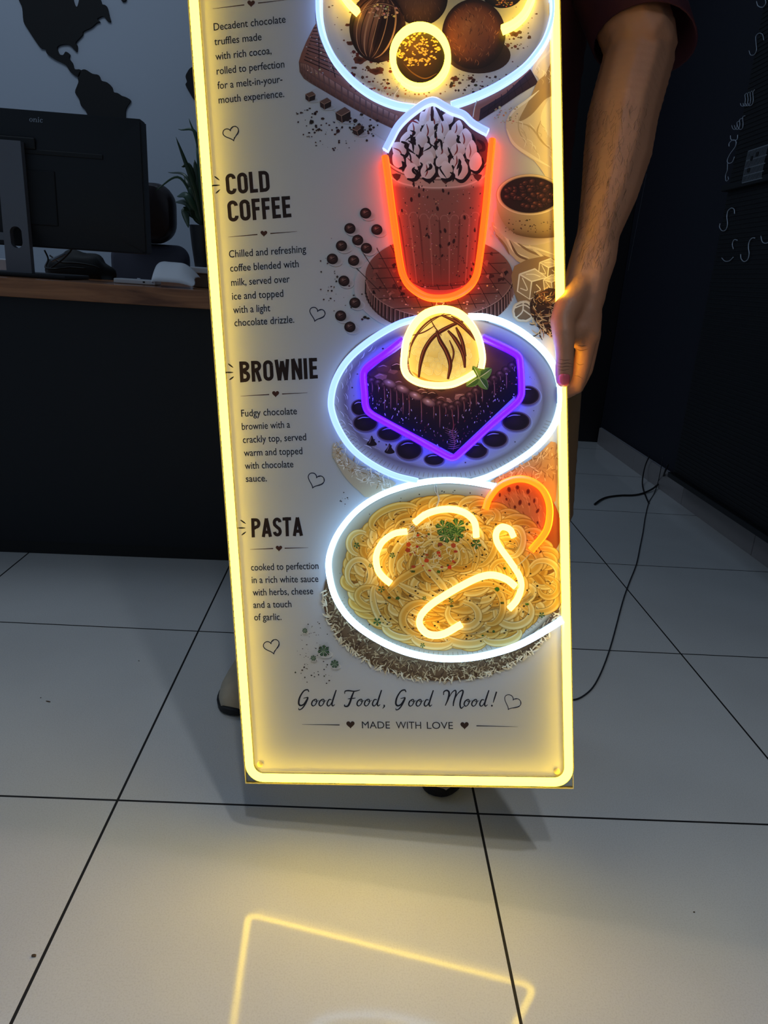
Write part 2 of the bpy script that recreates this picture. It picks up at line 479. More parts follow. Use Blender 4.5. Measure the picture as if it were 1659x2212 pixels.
# dark lump added to hide the pale wall below the monitor
bm = bmesh.new(); bmesh.ops.create_icosphere(bm, subdivisions=4, radius=1.0)
b0, b1 = at_y(88, 540, 1.42), at_y(226, 583, 1.42)
from mathutils import noise as mnoise
for v in bm.verts:
    k_ = 1 + 0.16 * mnoise.noise(v.co * 2.2)
    v.co = Vector((v.co.x * k_ * (b1.x - b0.x) * 0.56, v.co.y * 0.05, max(0.0, (abs(v.co.z) ** 0.8) * (1 if v.co.z > 0 else -1) * k_ * 0.08)))
o = obj('dark_filler', bm, mat('filler_black', (7, 7, 10), 0.7, noise=(30, 0.2)), smooth=True); o.location = ((b0.x + b1.x) / 2, 1.47, WT)
tag(o, 'added dark lump filling the gap on the worktop under and behind the monitor', 'dark_filler')
# white router
r0, r1 = at_y(245, 590, 1.16), at_y(335, 596, 1.16)
rt = tag(empty('router', ((r0.x + r1.x) / 2, 1.19, WT), math.radians(1.9)), 'flat white plastic router with small port on the worktop', 'router')
bm = bmesh.new(); box(bm, (0, 0, 0.0075), (r1.x - r0.x, 0.07, 0.013), bevel=0.003); obj('case', bm, M_whitep, rt)
bm = bmesh.new(); box(bm, (0.026, -0.0352, 0.008), (0.006, 0.002, 0.004)); obj('port', bm, M_black, rt)
bm = bmesh.new(); box(bm, (0.003, 0.0, 0.0155), (0.008, 0.008, 0.003), bevel=0.001); obj('button', bm, M_whitep, rt)
# curled sheet of white paper: a loop at the left, its sheet sloping down to the right
prof = [(333, 596), (330, 588), (330, 577), (336, 569), (346, 566), (360, 567), (376, 568), (390, 570), (402, 577), (414, 588), (424, 600)]
PY = 1.13
P = catmull([at_y(x, y, PY) for x, y in prof], 5)
bm = bmesh.new()
rows = []
for i, q in enumerate(P):
    f = i / (len(P) - 1)
    zz = q.z - WT
    rows.append([bm.verts.new((q.x + 0.004 * math.sin(8 * w) * f * f + 0.010 * (1 - w) * (1 - f), PY - 0.05 + 0.085 * w, WT + 0.001 + max(0.0, zz * (0.18 + 0.82 * math.sin(w * 1.5708)) + 0.0015 * math.sin(7 * w + 3 * f)))) for w in [k / 6 for k in range(7)]])
for A_, B_ in zip(rows, rows[1:]):
    for k in range(6): bm.faces.new((A_[k], A_[k + 1], B_[k + 1], B_[k]))
ps = obj('paper_sheet', bm, M_paper, smooth=True)
sd = ps.modifiers.new('thick', 'SOLIDIFY'); sd.thickness = 0.0012
tag(ps, 'curled sheet of white paper arching over the worktop beside the router', 'paper')
# wooden block with a white tray on it, at the desk's right end beside the sign
b0 = at_y(408, 575, 1.2)
bm = bmesh.new(); box(bm, (0.09, 0.05, 0.02), (0.18, 0.1, 0.04), bevel=0.003)
o = obj('wooden_block', bm, mat('pale_brown_wood', (120, 96, 80), 0.5, noise=(18, 0.2))); o.location = (b0.x, 1.24, WT + 0.0005); tag(o, 'pale brown wooden block under a white tray beside the lit sign', 'block')
bm = bmesh.new(); box(bm, (0.095, 0.055, 0.008), (0.2, 0.12, 0.0165), bevel=0.003)
o = obj('white_tray', bm, M_whitep); o.location = (b0.x - 0.006, 1.235, WT + 0.041); tag(o, 'flat white tray on the wooden block under the dark planter', 'tray')

# ------------------------------------------------------------------ office chair behind the desk
M_leather = mat('black_leather', (34, 24, 28), 0.4, bump=(60, 0.2, 0.002))
M_greyf = mat('grey_fabric', (66, 66, 80), 0.8, bump=(200, 0.3, 0.001))
CY = 1.95
c0 = at_y(335, 395, CY)
ch = tag(empty('office_chair', (c0.x - 0.03, CY, 0)), 'black leather office chair with rounded back behind the desk and monitor', 'chair')
w = at_y(380, 470, CY).x - ch.location.x
def cushion(name, w_, h_, zc, d_, y_, m, rr, parent, tilt=0):
    bm = bmesh.new()
    out = rrect(2 * w_, h_, rr, 8)
    lay = [(0.0, 0.86), (0.15, 0.96), (0.5, 1.0), (0.85, 0.96), (1.0, 0.86)]
    rings = [[bm.verts.new((x * s, y_ + d_ * (t - 0.5) + tilt * y, zc + y * s)) for x, y in out] for t, s in lay]
    for A_, B_ in zip(rings, rings[1:]):
        n = len(out)
        for k in range(n): bm.faces.new((A_[k], A_[(k + 1) % n], B_[(k + 1) % n], B_[k]))
    bm.faces.new(rings[0]); bm.faces.new(rings[-1])
    return obj(name, bm, m, parent, smooth=True, angle=50)
zt_ = c0.z; zl = at_y(340, 527, CY).z
cushion('headrest', w, zt_ - zl, (zt_ + zl) / 2, 0.09, 0, M_leather, 0.075, ch)
cushion('backrest', w + 0.045, zl - 0.55, (zl + 0.55) / 2, 0.08, 0.02, M_greyf, 0.05, ch)
cushion('seat', 0.25, 0.5, 0.47, 0.09, 0.0, M_leather, 0.06, ch).rotation_euler = (0, 0, 0)
s_ = [o for o in ch.children if o.name.startswith('seat')][0]
s_.data.transform(Matrix.Translation((0, 0.25, 0.47)) @ Matrix.Rotation(math.radians(90), 4, 'X') @ Matrix.Translation((0, 0, -0.47)))
bm = bmesh.new(); lathe(bm, [(0.03, 0.08), (0.03, 0.43)], 16, (0, 0.25, 0)); obj('gas_lift', bm, M_black, ch)
for k in range(5):
    a = 2 * math.pi * k / 5
    bm = bmesh.new(); tube(bm, [(0, 0.25, 0.1), (0.15 * math.cos(a), 0.25 + 0.15 * math.sin(a), 0.09), (0.29 * math.cos(a), 0.25 + 0.29 * math.sin(a), 0.065)], 0.018, 8, 3)
    box(bm, (0.28 * math.cos(a), 0.25 + 0.28 * math.sin(a), 0.027), (0.03, 0.05, 0.054), bevel=0.01)
    obj('leg', bm, M_black, ch, smooth=True, angle=40)

# ------------------------------------------------------------------ potted plant beside the desk
M_pot = mat('dark_planter', (30, 34, 40), 0.5)
M_leaf = mat('dark_leaf', (44, 66, 46), 0.4, noise=(9, 0.35))
M_leaf2 = mat('mid_leaf', (50, 80, 58), 0.4, noise=(9, 0.35))
LY = 1.29
q = at_y(437, 552, LY)
pl = tag(empty('potted_plant', (q.x, LY, WT + 0.0585)), 'green leafy plant in a dark tapered planter beside the lit sign', 'plant')
ztop = at_y(430, 487, LY).z - pl.location.z
bm = bmesh.new(); lathe(bm, [(0.022, 0), (0.03, ztop * 0.5), (0.036, ztop), (0.031, ztop), (0.03, ztop - 0.01)], 24); obj('planter', bm, M_pot, pl, smooth=True, angle=40)
def leaf(base, ctrl, tip, width, m):
    path = catmull([base, ctrl, tip], 8)
    bm = bmesh.new(); rows = []
    n = len(path)
    for i, p_ in enumerate(path):
        f = i / (n - 1)
        wd = width * (math.sin(math.pi * min(1, f * 0.92 + 0.08)) ** 0.8) + 0.0006
        t = (path[min(n - 1, i + 1)] - path[max(0, i - 1)]).normalized()
        s = t.cross(Vector((0.25, -1, 0.2))).normalized()
        rows.append([bm.verts.new(p_ + s * (k * wd) + Vector((0, -0.25 * wd * (1 - abs(k)), 0))) for k in (-1, -0.5, 0, 0.5, 1)])
    for A_, B_ in zip(rows, rows[1:]):
        for k in range(4): bm.faces.new((A_[k], A_[k + 1], B_[k + 1], B_[k]))
    o = obj('leaf', bm, m, pl, smooth=True)
    o.modifiers.new('t', 'SOLIDIFY').thickness = 0.0006
leaves = [((438, 490), (418, 400), (380, 296), 0.007, 0), ((438, 488), (430, 330), (408, 256), 0.004, 1), ((440, 488), (428, 300), (385, 279), 0.004, 1),
          ((436, 480), (405, 385), (363, 372), 0.0035, 0), ((436, 480), (390, 385), (335, 412), 0.003, 1), ((436, 470), (412, 365), (392, 360), 0.007, 0),
          ((436, 484), (405, 425), (382, 424), 0.010, 1), ((436, 484), (405, 440), (378, 436), 0.009, 0), ((436, 478), (402, 455), (407, 492), 0.012, 0),
          ((440, 480), (436, 360), (425, 310), 0.012, 1), ((440, 480), (445, 350), (440, 300), 0.012, 0), ((436, 470), (410, 400), (398, 375), 0.010, 0),
          ((440, 480), (460, 380), (480, 320), 0.012, 1), ((440, 470), (418, 420), (404, 405), 0.012, 1), ((442, 480), (430, 400), (420, 345), 0.013, 0), ((442, 480), (470, 420), (500, 400), 0.011, 0), ((438, 486), (424, 470), (410, 452), 0.010, 0)]
for k, (a_, b_, c_, wd, mm) in enumerate(leaves):
    off = pl.location
    leaf(at_y(*a_, LY) - off, at_y(*b_, LY - 0.02 + 0.015 * (k % 3)) - off, at_y(*c_, LY - 0.03 + 0.03 * (k % 4)) - off, wd, (M_leaf, M_leaf2)[mm])

# ------------------------------------------------------------------ black display board against the right wall
M_board = mat('black_mesh_board', (4, 4, 8), 0.6)
M_rail = mat('black_rail', (6, 6, 8), 0.5)
BX = 1.70
board = tag(empty('display_board', (BX, 1.42, 0.135)), 'tall black ribbed display board standing before the navy wall', 'display board')
bm = bmesh.new(); box(bm, (0.012, 0, 0.92), (0.024, 1.03, 1.84), bevel=0.002)
k = 0.02
while k < 1.84:
    box(bm, (-0.0012, 0, k), (0.0024, 1.02, 0.006)); k += 0.0155
obj('back_panel', bm, M_board, board)
bm = bmesh.new(); box(bm, (-0.004, 0, 0.0), (0.04, 1.034, 0.022), bevel=0.003); obj('bottom_rail', bm, M_rail, board)
s0 = at_x(1600, 402, BX).z - 0.135
bm = bmesh.new(); box(bm, (-0.012, 0, s0), (0.03, 1.03, 0.022), bevel=0.003); obj('cross_rail', bm, M_rail, board)
for yy_ in (-0.45, 0.45):
    bm = bmesh.new(); box(bm, (0.03, yy_, 0.9), (0.03, 0.04, 1.82), bevel=0.003); obj('upright', bm, M_rail, board)
M_hook = mat('steel_hook', (205, 212, 224), 0.35, metal=0.6)
def s_hook(pts, label, r=0.0017, depth=0.006, alpha=1.0):
    P = [at_x(x, y, BX - depth) for x, y in pts]
    bm = bmesh.new(); tube(bm, [p_ - P[0] for p_ in P], r, 6, 5)
    o = obj('s_hook', bm, M_hook, smooth=True); o.location = P[0]
    return tag(o, label, 'hook', 'steel hooks on the black board')
Z7 = lambda x, y: (1150 + x * 0.31654, y * 0.31654)
def hk(pts, label, **k): return s_hook([Z7(*p_) for p_ in pts], label, **k)
hk([(1530, 10), (1540, 40), (1570, 50), (1592, 25), (1590, 0), (1575, -30), (1570, -60), (1590, -85)], 'steel hook at the top edge of the photo, uppermost on the black board')
hk([(1580, 275), (1570, 235), (1545, 228), (1525, 250), (1527, 300), (1530, 340), (1515, 372), (1490, 375), (1478, 345)], 'steel s hook hanging alone high on the board edge above the hook clusters', r=0.0013)
for k, dx in enumerate((0, -18, -36, -54)):
    hk([(1518 + dx, 612 + k * 8), (1505 + dx, 630 + k * 6), (1508 + dx, 680), (1500 + dx, 712 + k * 3), (1480 + dx, 722), (1474 + dx, 705)], ('rightmost of the four close hooks in the upper cluster', 'second from the right of the four close hooks in the upper cluster', 'third from the right of the four close hooks in the upper cluster', 'leftmost of the four close hooks in the upper cluster')[k], r=0.0012)
for k, dx in enumerate((0, -22, -40)):
    hk([(1452 + dx, 790 + 18 * k), (1436 + dx, 800 + 18 * k), (1438 + dx, 850), (1430 + dx, 880), (1410 + dx, 880), (1400 + dx, 855)], ('rightmost and tallest hook of the lower cluster of three', 'middle hook of the lower cluster of three', 'leftmost and smallest hook of the lower cluster of three')[k], r=0.0012)
hk([(1352, 925), (1355, 950), (1375, 958), (1398, 950), (1402, 920)], 'open half ring hook topping the hanging chain of hooks')
hk([(1342, 1000), (1345, 975), (1370, 955), (1390, 965), (1385, 1000), (1350, 1050), (1330, 1095), (1340, 1115), (1365, 1105), (1380, 1070)], 'large bright s hook in the hanging chain of hooks')
hk([(1332, 1110), (1330, 1160), (1318, 1200), (1322, 1235), (1338, 1225), (1335, 1205)], 'small hook at the bottom of the hanging chain beside the mesh tray', r=0.0012)
hk([(1380, 1460), (1378, 1430), (1358, 1420), (1335, 1440), (1328, 1480), (1332, 1530), (1320, 1568), (1295, 1575), (1278, 1550), (1282, 1525)], 'bright steel s hook alone below the cross rail', r=0.0018)
hk([(1400, 1640), (1378, 1636), (1365, 1665), (1372, 1700)], 'thin upper hook piece left of the bright lower pair')
hk([(1372, 1755), (1345, 1780), (1315, 1782), (1292, 1760)], 'curved hook end lying left of the bright s hook low on the board')
hk([(1520, 1625), (1500, 1625), (1480, 1650), (1475, 1690), (1480, 1730), (1470, 1770), (1445, 1785), (1425, 1765), (1422, 1735)], 'bright s hook low on the board, right of the curved hook end', r=0.0018)
hk([(1560, 1610), (1570, 1650), (1595, 1660), (1625, 1640), (1630, 1600), (1620, 1560), (1640, 1530)], 'hook cut by the right edge of the photo, lowest on that side')
# wire mesh tray on the board
M_mesh = mat('grey_wire', (150, 156, 165), 0.4, metal=0.3)
m0, m1 = at_x(1603, 395, BX - 0.03), at_x(1612, 328, BX - 0.03)
tray = tag(empty('mesh_tray', m0), 'grey wire mesh tray clipped to the black board above its cross rail', 'tray')
hgt = m1.z - m0.z
bm = bmesh.new()
for k in range(17):
    y_ = -k * 0.008
    tube(bm, [(0, y_ - 0.000, 0), (0, y_ + 0.002, hgt * 0.5), (0, y_, hgt)], 0.0009, 4, 0)
obj('wires', bm, M_mesh, tray)
bm = bmesh.new()
for f in (0, 0.22, 0.45, 0.7, 1.0): box(bm, (0.002, -0.065, hgt * f), (0.0025, 0.135, 0.003))
obj('frame', bm, M_mesh, tray)
for y_, f in ((-0.04, 0.72), (-0.035, 0.36), (-0.075, 0.8)):
    bm = bmesh.new(); box(bm, (-0.003, y_, hgt * f), (0.004, 0.012, 0.014), bevel=0.0015); obj('clip', bm, M_rail, tray)

# ------------------------------------------------------------------ cables and crumbs on the floor
def floor_cable(pts, r, label, m, raise_=0.0):
    P = []
    for p_ in pts:
        if len(p_) == 3 and p_[2] == 'w': P.append(at_x(p_[0], p_[1], 1.745))
        elif len(p_) == 3 and isinstance(p_[2], float): P.append(at_z(p_[0], p_[1], p_[2]))
        else: P.append(at_z(p_[0], p_[1], r + 0.0005))
    bm = bmesh.new(); tube(bm, [q_ - P[0] for q_ in P], r, 8, 6)
    o = obj('cable', bm, m, smooth=True); o.location = P[0]
    return tag(o, label, 'cable')
M_cord = mat('dark_rubber', (14, 14, 18), 0.5)
M_thin = mat('thin_dark_cord', (40, 42, 48), 0.5)
Z8 = lambda x, y: (1150 + x * 0.31654, 560 + y * 0.31654)
floor_cable([(*Z8(925, 1400), 'w'), (*Z8(905, 1450), 'w'), (*Z8(880, 1510), 0.03), (*Z8(830, 1560), 0.012), Z8(760, 1595), Z8(690, 1610), Z8(600, 1612), Z8(520, 1622), Z8(470, 1640), Z8(425, 1672)], 0.0042, 'black power lead with a plug end lying curved on the tiles', M_cord)
floor_cable([(*Z8(800, 1340), 'w'), (*Z8(770, 1410), 'w'), (*Z8(752, 1500), 0.02), Z8(755, 1560), Z8(775, 1620), Z8(795, 1665)], 0.0032, 'black lead hanging down the skirting and ending on the floor', M_cord)
floor_cable([(*Z8(890, 1350), 'w'), (*Z8(875, 1440), 'w'), (*Z8(855, 1530), 0.02), Z8(830, 1600), Z8(795, 1660), Z8(770, 1760), Z8(755, 1860), Z8(735, 1960), Z8(710, 2080), Z8(660, 2210), (1345, 1300), (1318, 1400), (1290, 1470), (1262, 1502), (1230, 1512), (1180, 1500)], 0.0019, 'thin dark cord running over the tiles from wall to sign', M_thin)
Mcr = mat('brown_crumb', (84, 64, 44), 0.8)
for (x, y, s, lab) in ((104, 1516, (0.011, 0.003, 0.002), 'brown splinter on the left floor tile'), (88, 1508, (0.0025, 0.002, 0.0015), 'tiny dark speck beside the brown splinter'),
                       (73, 2066, (0.006, 0.0045, 0.0025), 'brown crumb on the tile near the lower left corner'), (1499, 1971, (0.003, 0.002, 0.0015), 'dark speck on the tile at lower right'),
                       (300, 1428, (0.003, 0.002, 0.0015), 'small speck on the left tile nearer the desk')):
    bm = bmesh.new(); bmesh.ops.create_icosphere(bm, subdivisions=2, radius=0.5)
    for v in bm.verts: v.co *= 1 + random.uniform(-0.2, 0.2)
    bmesh.ops.scale(bm, vec=s, verts=bm.verts)
    p_ = at_z(x, y, 0); o = obj('crumb', bm, Mcr, smooth=True); o.location = (p_.x, p_.y, s[2] * 0.5); o.rotation_euler.z = random.uniform(-0.4, 0.6)
    tag(o, lab, 'crumb')

# ================================================================== the lit menu sign
M_print = bpy.data.materials.new('printed_film'); M_print.use_nodes = True
_nt = M_print.node_tree; _b = _nt.nodes['Principled BSDF']
_at = _nt.nodes.new('ShaderNodeVertexColor'); _at.layer_name = 'ink'
_nt.links.new(_at.outputs['Color'], _b.inputs['Base Color'])
_b.inputs['Roughness'].default_value = 0.38; _b.inputs['Specular IOR Level'].default_value = 0.35
M_sheet = mat('white_print_sheet', (200, 200, 203), 0.38, spec=0.35, noise=(5, 0.012))
M_acrylic = clear_mat('clear_acrylic', (0.93, 0.95, 0.90))
M_edge = mat('polished_acrylic_edge', (196, 190, 150), 0.25)
M_clear = clear_mat('clear_silicone', (0.97, 0.97, 0.97))
def led_pair(name, rgb):
    # the domed face shines brighter than the milky flanks
    return emit_mat(name + '_face', tuple(v * (FACE if v > 1 else 1.0) for v in rgb)), emit_mat(name + '_flank', rgb)
FACE = 4.2
def led_obj(bm, pair, label):
    o = obj('led_tube', bm, None, sign, smooth=True, angle=40)
    for m in pair: o.data.materials.append(m)
    for p in o.data.polygons: p.material_index = 0 if p.normal.z > 0.3 else 1
    o['label'] = label
    return o
E_yellow = led_pair('yellow_led_tube', (7.0, 4.7, 0.44))
E_cream = led_pair('warm_white_led_tube', (3.4, 2.35, 0.6))
E_white = (emit_mat('cool_white_led_tube_face', (0.52, 0.86, 5.0)), emit_mat('cool_white_led_tube_flank', (0.66, 1.1, 2.5)))
E_white2 = led_pair('bright_white_led_tube', (1.02, 1.8, 2.8))
E_blue = (emit_mat('pale_blue_led_tube_face', (0.42, 0.62, 3.0)), emit_mat('pale_blue_led_tube_flank', (0.72, 0.95, 2.2)))
E_red = (emit_mat('orange_red_led_tube_face', (12, 0.19, 0.006)), emit_mat('orange_red_led_tube_flank', (7.0, 0.36, 0.01)))
E_orange = (emit_mat('amber_led_tube_face', (9, 0.42, 0.006)), emit_mat('amber_led_tube_flank', (3.4, 0.60, 0.01)))
E_purple = led_pair('purple_led_tube', (0.26, 0.003, 9.0))

sign = tag(empty('menu_sign'), 'tall white menu sign with glowing coloured tubes held up by the person', 'sign')
sign.matrix_world = SIGN_M
SH = 1.25       # full height of the board
def zf(ox, oy, s): return lambda x, y: (ox + x * s, oy + y * s)
ZP = lambda x, y: (x, y)
Z2 = zf(400, 0, 0.25316); Z3 = zf(640, 0, 0.36166); Z4 = zf(660, 180, 0.34961); Z5 = zf(660, 620, 0.34961)
Z6 = zf(660, 1000, 0.36166); ZA = zf(440, 480, 0.23513); ZB = zf(460, 1000, 0.20795); ZC = zf(500, 1440, 0.45811)
TH = 0.0135      # how far a tube stands out of the sheet

# border tube: rounded rectangle through the traced points
def loc(zoom, x, y, n=0.0):
    u, v = uv(*zoom(x, y), n); return Vector((u, v, n))
cl = loc(ZP, 533, 1600, TH).x * 0.5 + loc(ZP, 440, 380, TH).x * 0.5
cb = loc(ZP, 866, 1689.5, TH).y
cr = loc(ZP, 1207, 317, TH).x * 0.5 + loc(ZP, 1225, 1440, TH).x * 0.5
def border(x0, x1, y0, y1, r):
    return [Vector((x0 + (x1 - x0) / 2 + x, y0 + (y1 - y0) / 2 + y, 0)) for x, y in rrect(x1 - x0, y1 - y0, r, 8)]
R0 = 0.021
path = border(cl, cr, cb, SH - 0.011, R0)
bm = bmesh.new(); prism(bm, [p + Vector((0, 0, -0.0012)) for p in path], Vector((0, 0, 0.0012)))
sheet = obj('print_sheet', bm, M_sheet, sign)
sheet['label'] = 'white printed sheet'
SU0, SU1 = cl, cr
bm = bmesh.new(); box(bm, (SW / 2, SH / 2, -0.0038), (SW - 0.002, SH - 0.002, 0.005)); obj('backing_board', bm, M_acrylic, sign)
bm = bmesh.new()
for x0, y0, x1, y1 in ((0, 0, SW, 0.0012), (0, SH - 0.0012, SW, SH), (0, 0.0012, 0.0012, SH - 0.0012), (SW - 0.0012, 0.0012, SW, SH - 0.0012)):
    box(bm, ((x0 + x1) / 2, (y0 + y1) / 2, -0.0032), (x1 - x0, y1 - y0, 0.0064))
obj('board_edge', bm, M_edge, sign)['label'] = 'polished clear edge'
def dome(hw, h):
    """Tube section: flat base, straight flanks, rounded top."""
    out = [(-hw, 0.0), (hw, 0.0), (hw, h * 0.55)]
    for k in range(1, 8):
        a = math.pi * k / 8; out.append((hw * math.cos(a), h * 0.55 + (h * 0.45) * math.sin(a)))
    out.append((-hw, h * 0.55))
    return out
UPN = Vector((0, 0, 1))
def led(pts, zoom, m, label, hw=0.0040, h=TH, base=0.0, closed=False, sm=8):
    P = [loc(zoom, x, y, base + h) for x, y in pts]
    for p in P: p.z = base
    bm = bmesh.new()
    sweep(bm, catmull(P, sm, closed), dome(hw, h), closed, up=UPN)
    return led_obj(bm, m, label)
bm = bmesh.new(); sweep(bm, path, dome(0.0054, TH), True, up=UPN)
led_obj(bm, E_yellow, 'yellow tube running round the border')
# thin clear channel lips on both sides of the border tube
bm = bmesh.new()
for d_ in (-0.0068, 0.0068):
    sweep(bm, border(cl - d_, cr + d_, cb - d_, SH - 0.011 + d_, R0 + d_), [(-0.0004, 0), (0.0004, 0), (0.0004, 0.006), (-0.0004, 0.006)], True, up=UPN)
obj('clear_channel', bm, M_clear, sign)
led([(1530, -80), (1538, 60), (1500, 200), (1440, 300), (1350, 400), (1200, 500), (1050, 570), (925, 614)], Z3, E_white, 'cool white tube, right arc of the truffle plate', base=0)
led([(820, -440), (480, -390), (240, -260), (140, -110), (128, 20), (138, 130), (170, 240), (232, 355), (340, 475), (460, 560), (590, 612), (715, 633)], Z3, E_white, 'cool white tube, left arc of the truffle plate')
led([(527, 885), (560, 820), (600, 745), (660, 680), (740, 618), (790, 592), (830, 590), (880, 618), (930, 645), (1000, 672), (1050, 720), (1100, 752), (1145, 775)], Z3, E_blue, 'pale blue tube over the whipped cream', base=0.0035)
led([(738 + 166 * math.cos(2 * math.pi * k / 20), 322 + 183 * math.sin(2 * math.pi * k / 20)) for k in range(20)], Z3, E_yellow, 'yellow ring round the front truffle', hw=0.0039, closed=True)
led([(180, -160), (250, -80), (310, 0), (362, 52)], Z3, E_yellow, 'short yellow tube beside the striped truffle')
led([(1430, -120), (1412, -40), (1395, 5), (1360, 70), (1300, 125), (1230, 158)], Z3, E_yellow, 'yellow tube beside the cocoa truffle', hw=0.0045)
led([(487, 442), (500, 530), (527, 740), (558, 960), (580, 1100), (600, 1180), (640, 1245), (720, 1302), (800, 1322), (900, 1312), (990, 1268), (1046, 1200), (1072, 1100), (1110, 800), (1135, 540), (1155, 335)], Z4, E_red, 'orange tube tracing the coffee glass', hw=0.0045)
led([(690, 188), (560, 228), (400, 322), (262, 440), (180, 570), (150, 700), (165, 800), (215, 910), (290, 1010), (400, 1095), (540, 1165), (690, 1203)], Z5, E_white, 'cool white tube, left arc of the brownie plate')
led([(1005, 177), (1120, 182), (1250, 225), (1380, 305), (1490, 410), (1560, 540), (1580, 700), (1535, 860), (1430, 990), (1290, 1090), (1140, 1170), (1020, 1208)], Z5, E_white2, 'cool white tube, right arc of the brownie plate')
led([(600, 320), (480, 413), (400, 470), (362, 508), (350, 550), (358, 650), (366, 735), (395, 780), (480, 830), (650, 922), (800, 1007), (880, 1050), (915, 1056), (960, 1025), (1150, 850), (1290, 730), (1330, 680), (1338, 620), (1330, 470), (1318, 425), (1280, 395), (1200, 355), (1095, 308)], Z5, E_purple, 'purple tube round the brownie', hw=0.0045, sm=5)
led([(1085, 500), (1094, 430), (1072, 320), (1022, 225), (945, 155), (845, 130), (745, 155), (672, 220), (622, 320), (605, 430), (605, 500), (632, 552), (700, 590), (800, 607), (900, 600), (980, 568), (1045, 530)], Z5, E_cream, 'warm white tube round the ice cream scoop', hw=0.0045, base=0.0035)
led([(1140, 145), (980, 115), (820, 106), (640, 130), (450, 192), (300, 290), (190, 425), (137, 560), (137, 680), (178, 820), (270, 950), (420, 1060), (600, 1140), (800, 1178), (1000, 1172), (1200, 1125), (1350, 1060), (1540, 945)], Z6, E_white2, 'bright white tube round the pasta plate', base=0.0)
led([(1075, 280), (1098, 215), (1158, 142), (1250, 102), (1335, 106), (1412, 152), (1455, 230), (1463, 320), (1438, 420), (1350, 530)], Z6, E_orange, 'amber tube round the bread slice', hw=0.0045, base=0.0035)
led([(648, 362), (715, 312), (800, 284), (885, 283), (960, 308), (1010, 362), (1020, 448)], Z6, E_cream, 'warm white tube arching over the pasta herb', hw=0.0045)
led([(604, 414), (525, 428), (455, 478), (418, 560), (426, 640), (460, 690), (506, 728)], Z6, E_cream, 'warm white tube curving down the left of the pasta', hw=0.0042)
led([(1245, 447), (1222, 402), (1172, 388), (1140, 425), (1150, 490), (1220, 590), (1278, 680), (1290, 750), (1265, 825), (1218, 880)], Z6, E_cream, 'warm white hooked tube at the right of the pasta', hw=0.0042)
led([(1255, 745), (1200, 702), (1120, 677), (1040, 690), (940, 737), (830, 800), (740, 862), (685, 925), (683, 985), (735, 1033), (820, 1032), (932, 972)], Z6, E_cream, 'warm white tube curling low through the pasta', hw=0.0045)
M_wire = mat('clear_lead_wire', (200, 190, 175), 0.3)
def wire(pts, zoom, n=0.004):
    P = [loc(zoom, x, y, n) for x, y in pts]
    bm = bmesh.new(); tube(bm, P, 0.0007, 6, 6); obj('lead_wire', bm, M_wire, sign, smooth=True)
wire([(578, 598), (590, 560), (612, 530), (622, 492)], Z3); wire([(1080, 600), (1066, 640), (1055, 700)], Z3); wire([(606, 530), (612, 500), (618, 488)], Z3)
wire([(770, 135), (775, 170), (793, 205), (790, 240), (772, 275)], Z6); wire([(782, 135), (788, 180), (800, 215), (785, 262)], Z6)
wire([(1345, 540), (1300, 585), (1268, 612)], Z6); wire([(1245, 760), (1275, 735), (1268, 620)], Z6, 0.011); wire([(605, 412), (630, 390), (650, 372)], Z6); wire([(600, 424), (640, 400), (655, 380)], Z6)
wire([(800, 1335), (810, 1352), (806, 1372)], Z4); wire([(845, 1368), (855, 1355), (830, 1350)], Z4)
wire([(525, 885), (518, 905), (520, 930)], Z3); wire([(533, 890), (528, 912), (526, 930)], Z3)
M_screw = mat('clear_screw_cap', (226, 200, 130), 0.2)
for x, y in ((562, 1650), (1203, 1665)):
    p = loc(ZP, x, y)
    bm = bmesh.new(); lathe(bm, [(0.0042, 0), (0.0042, 0.002), (0.003, 0.0032), (0.0012, 0.0034)], 20, (p.x, p.y, 0)); obj('screw_cap', bm, M_screw, sign, smooth=True, angle=40)

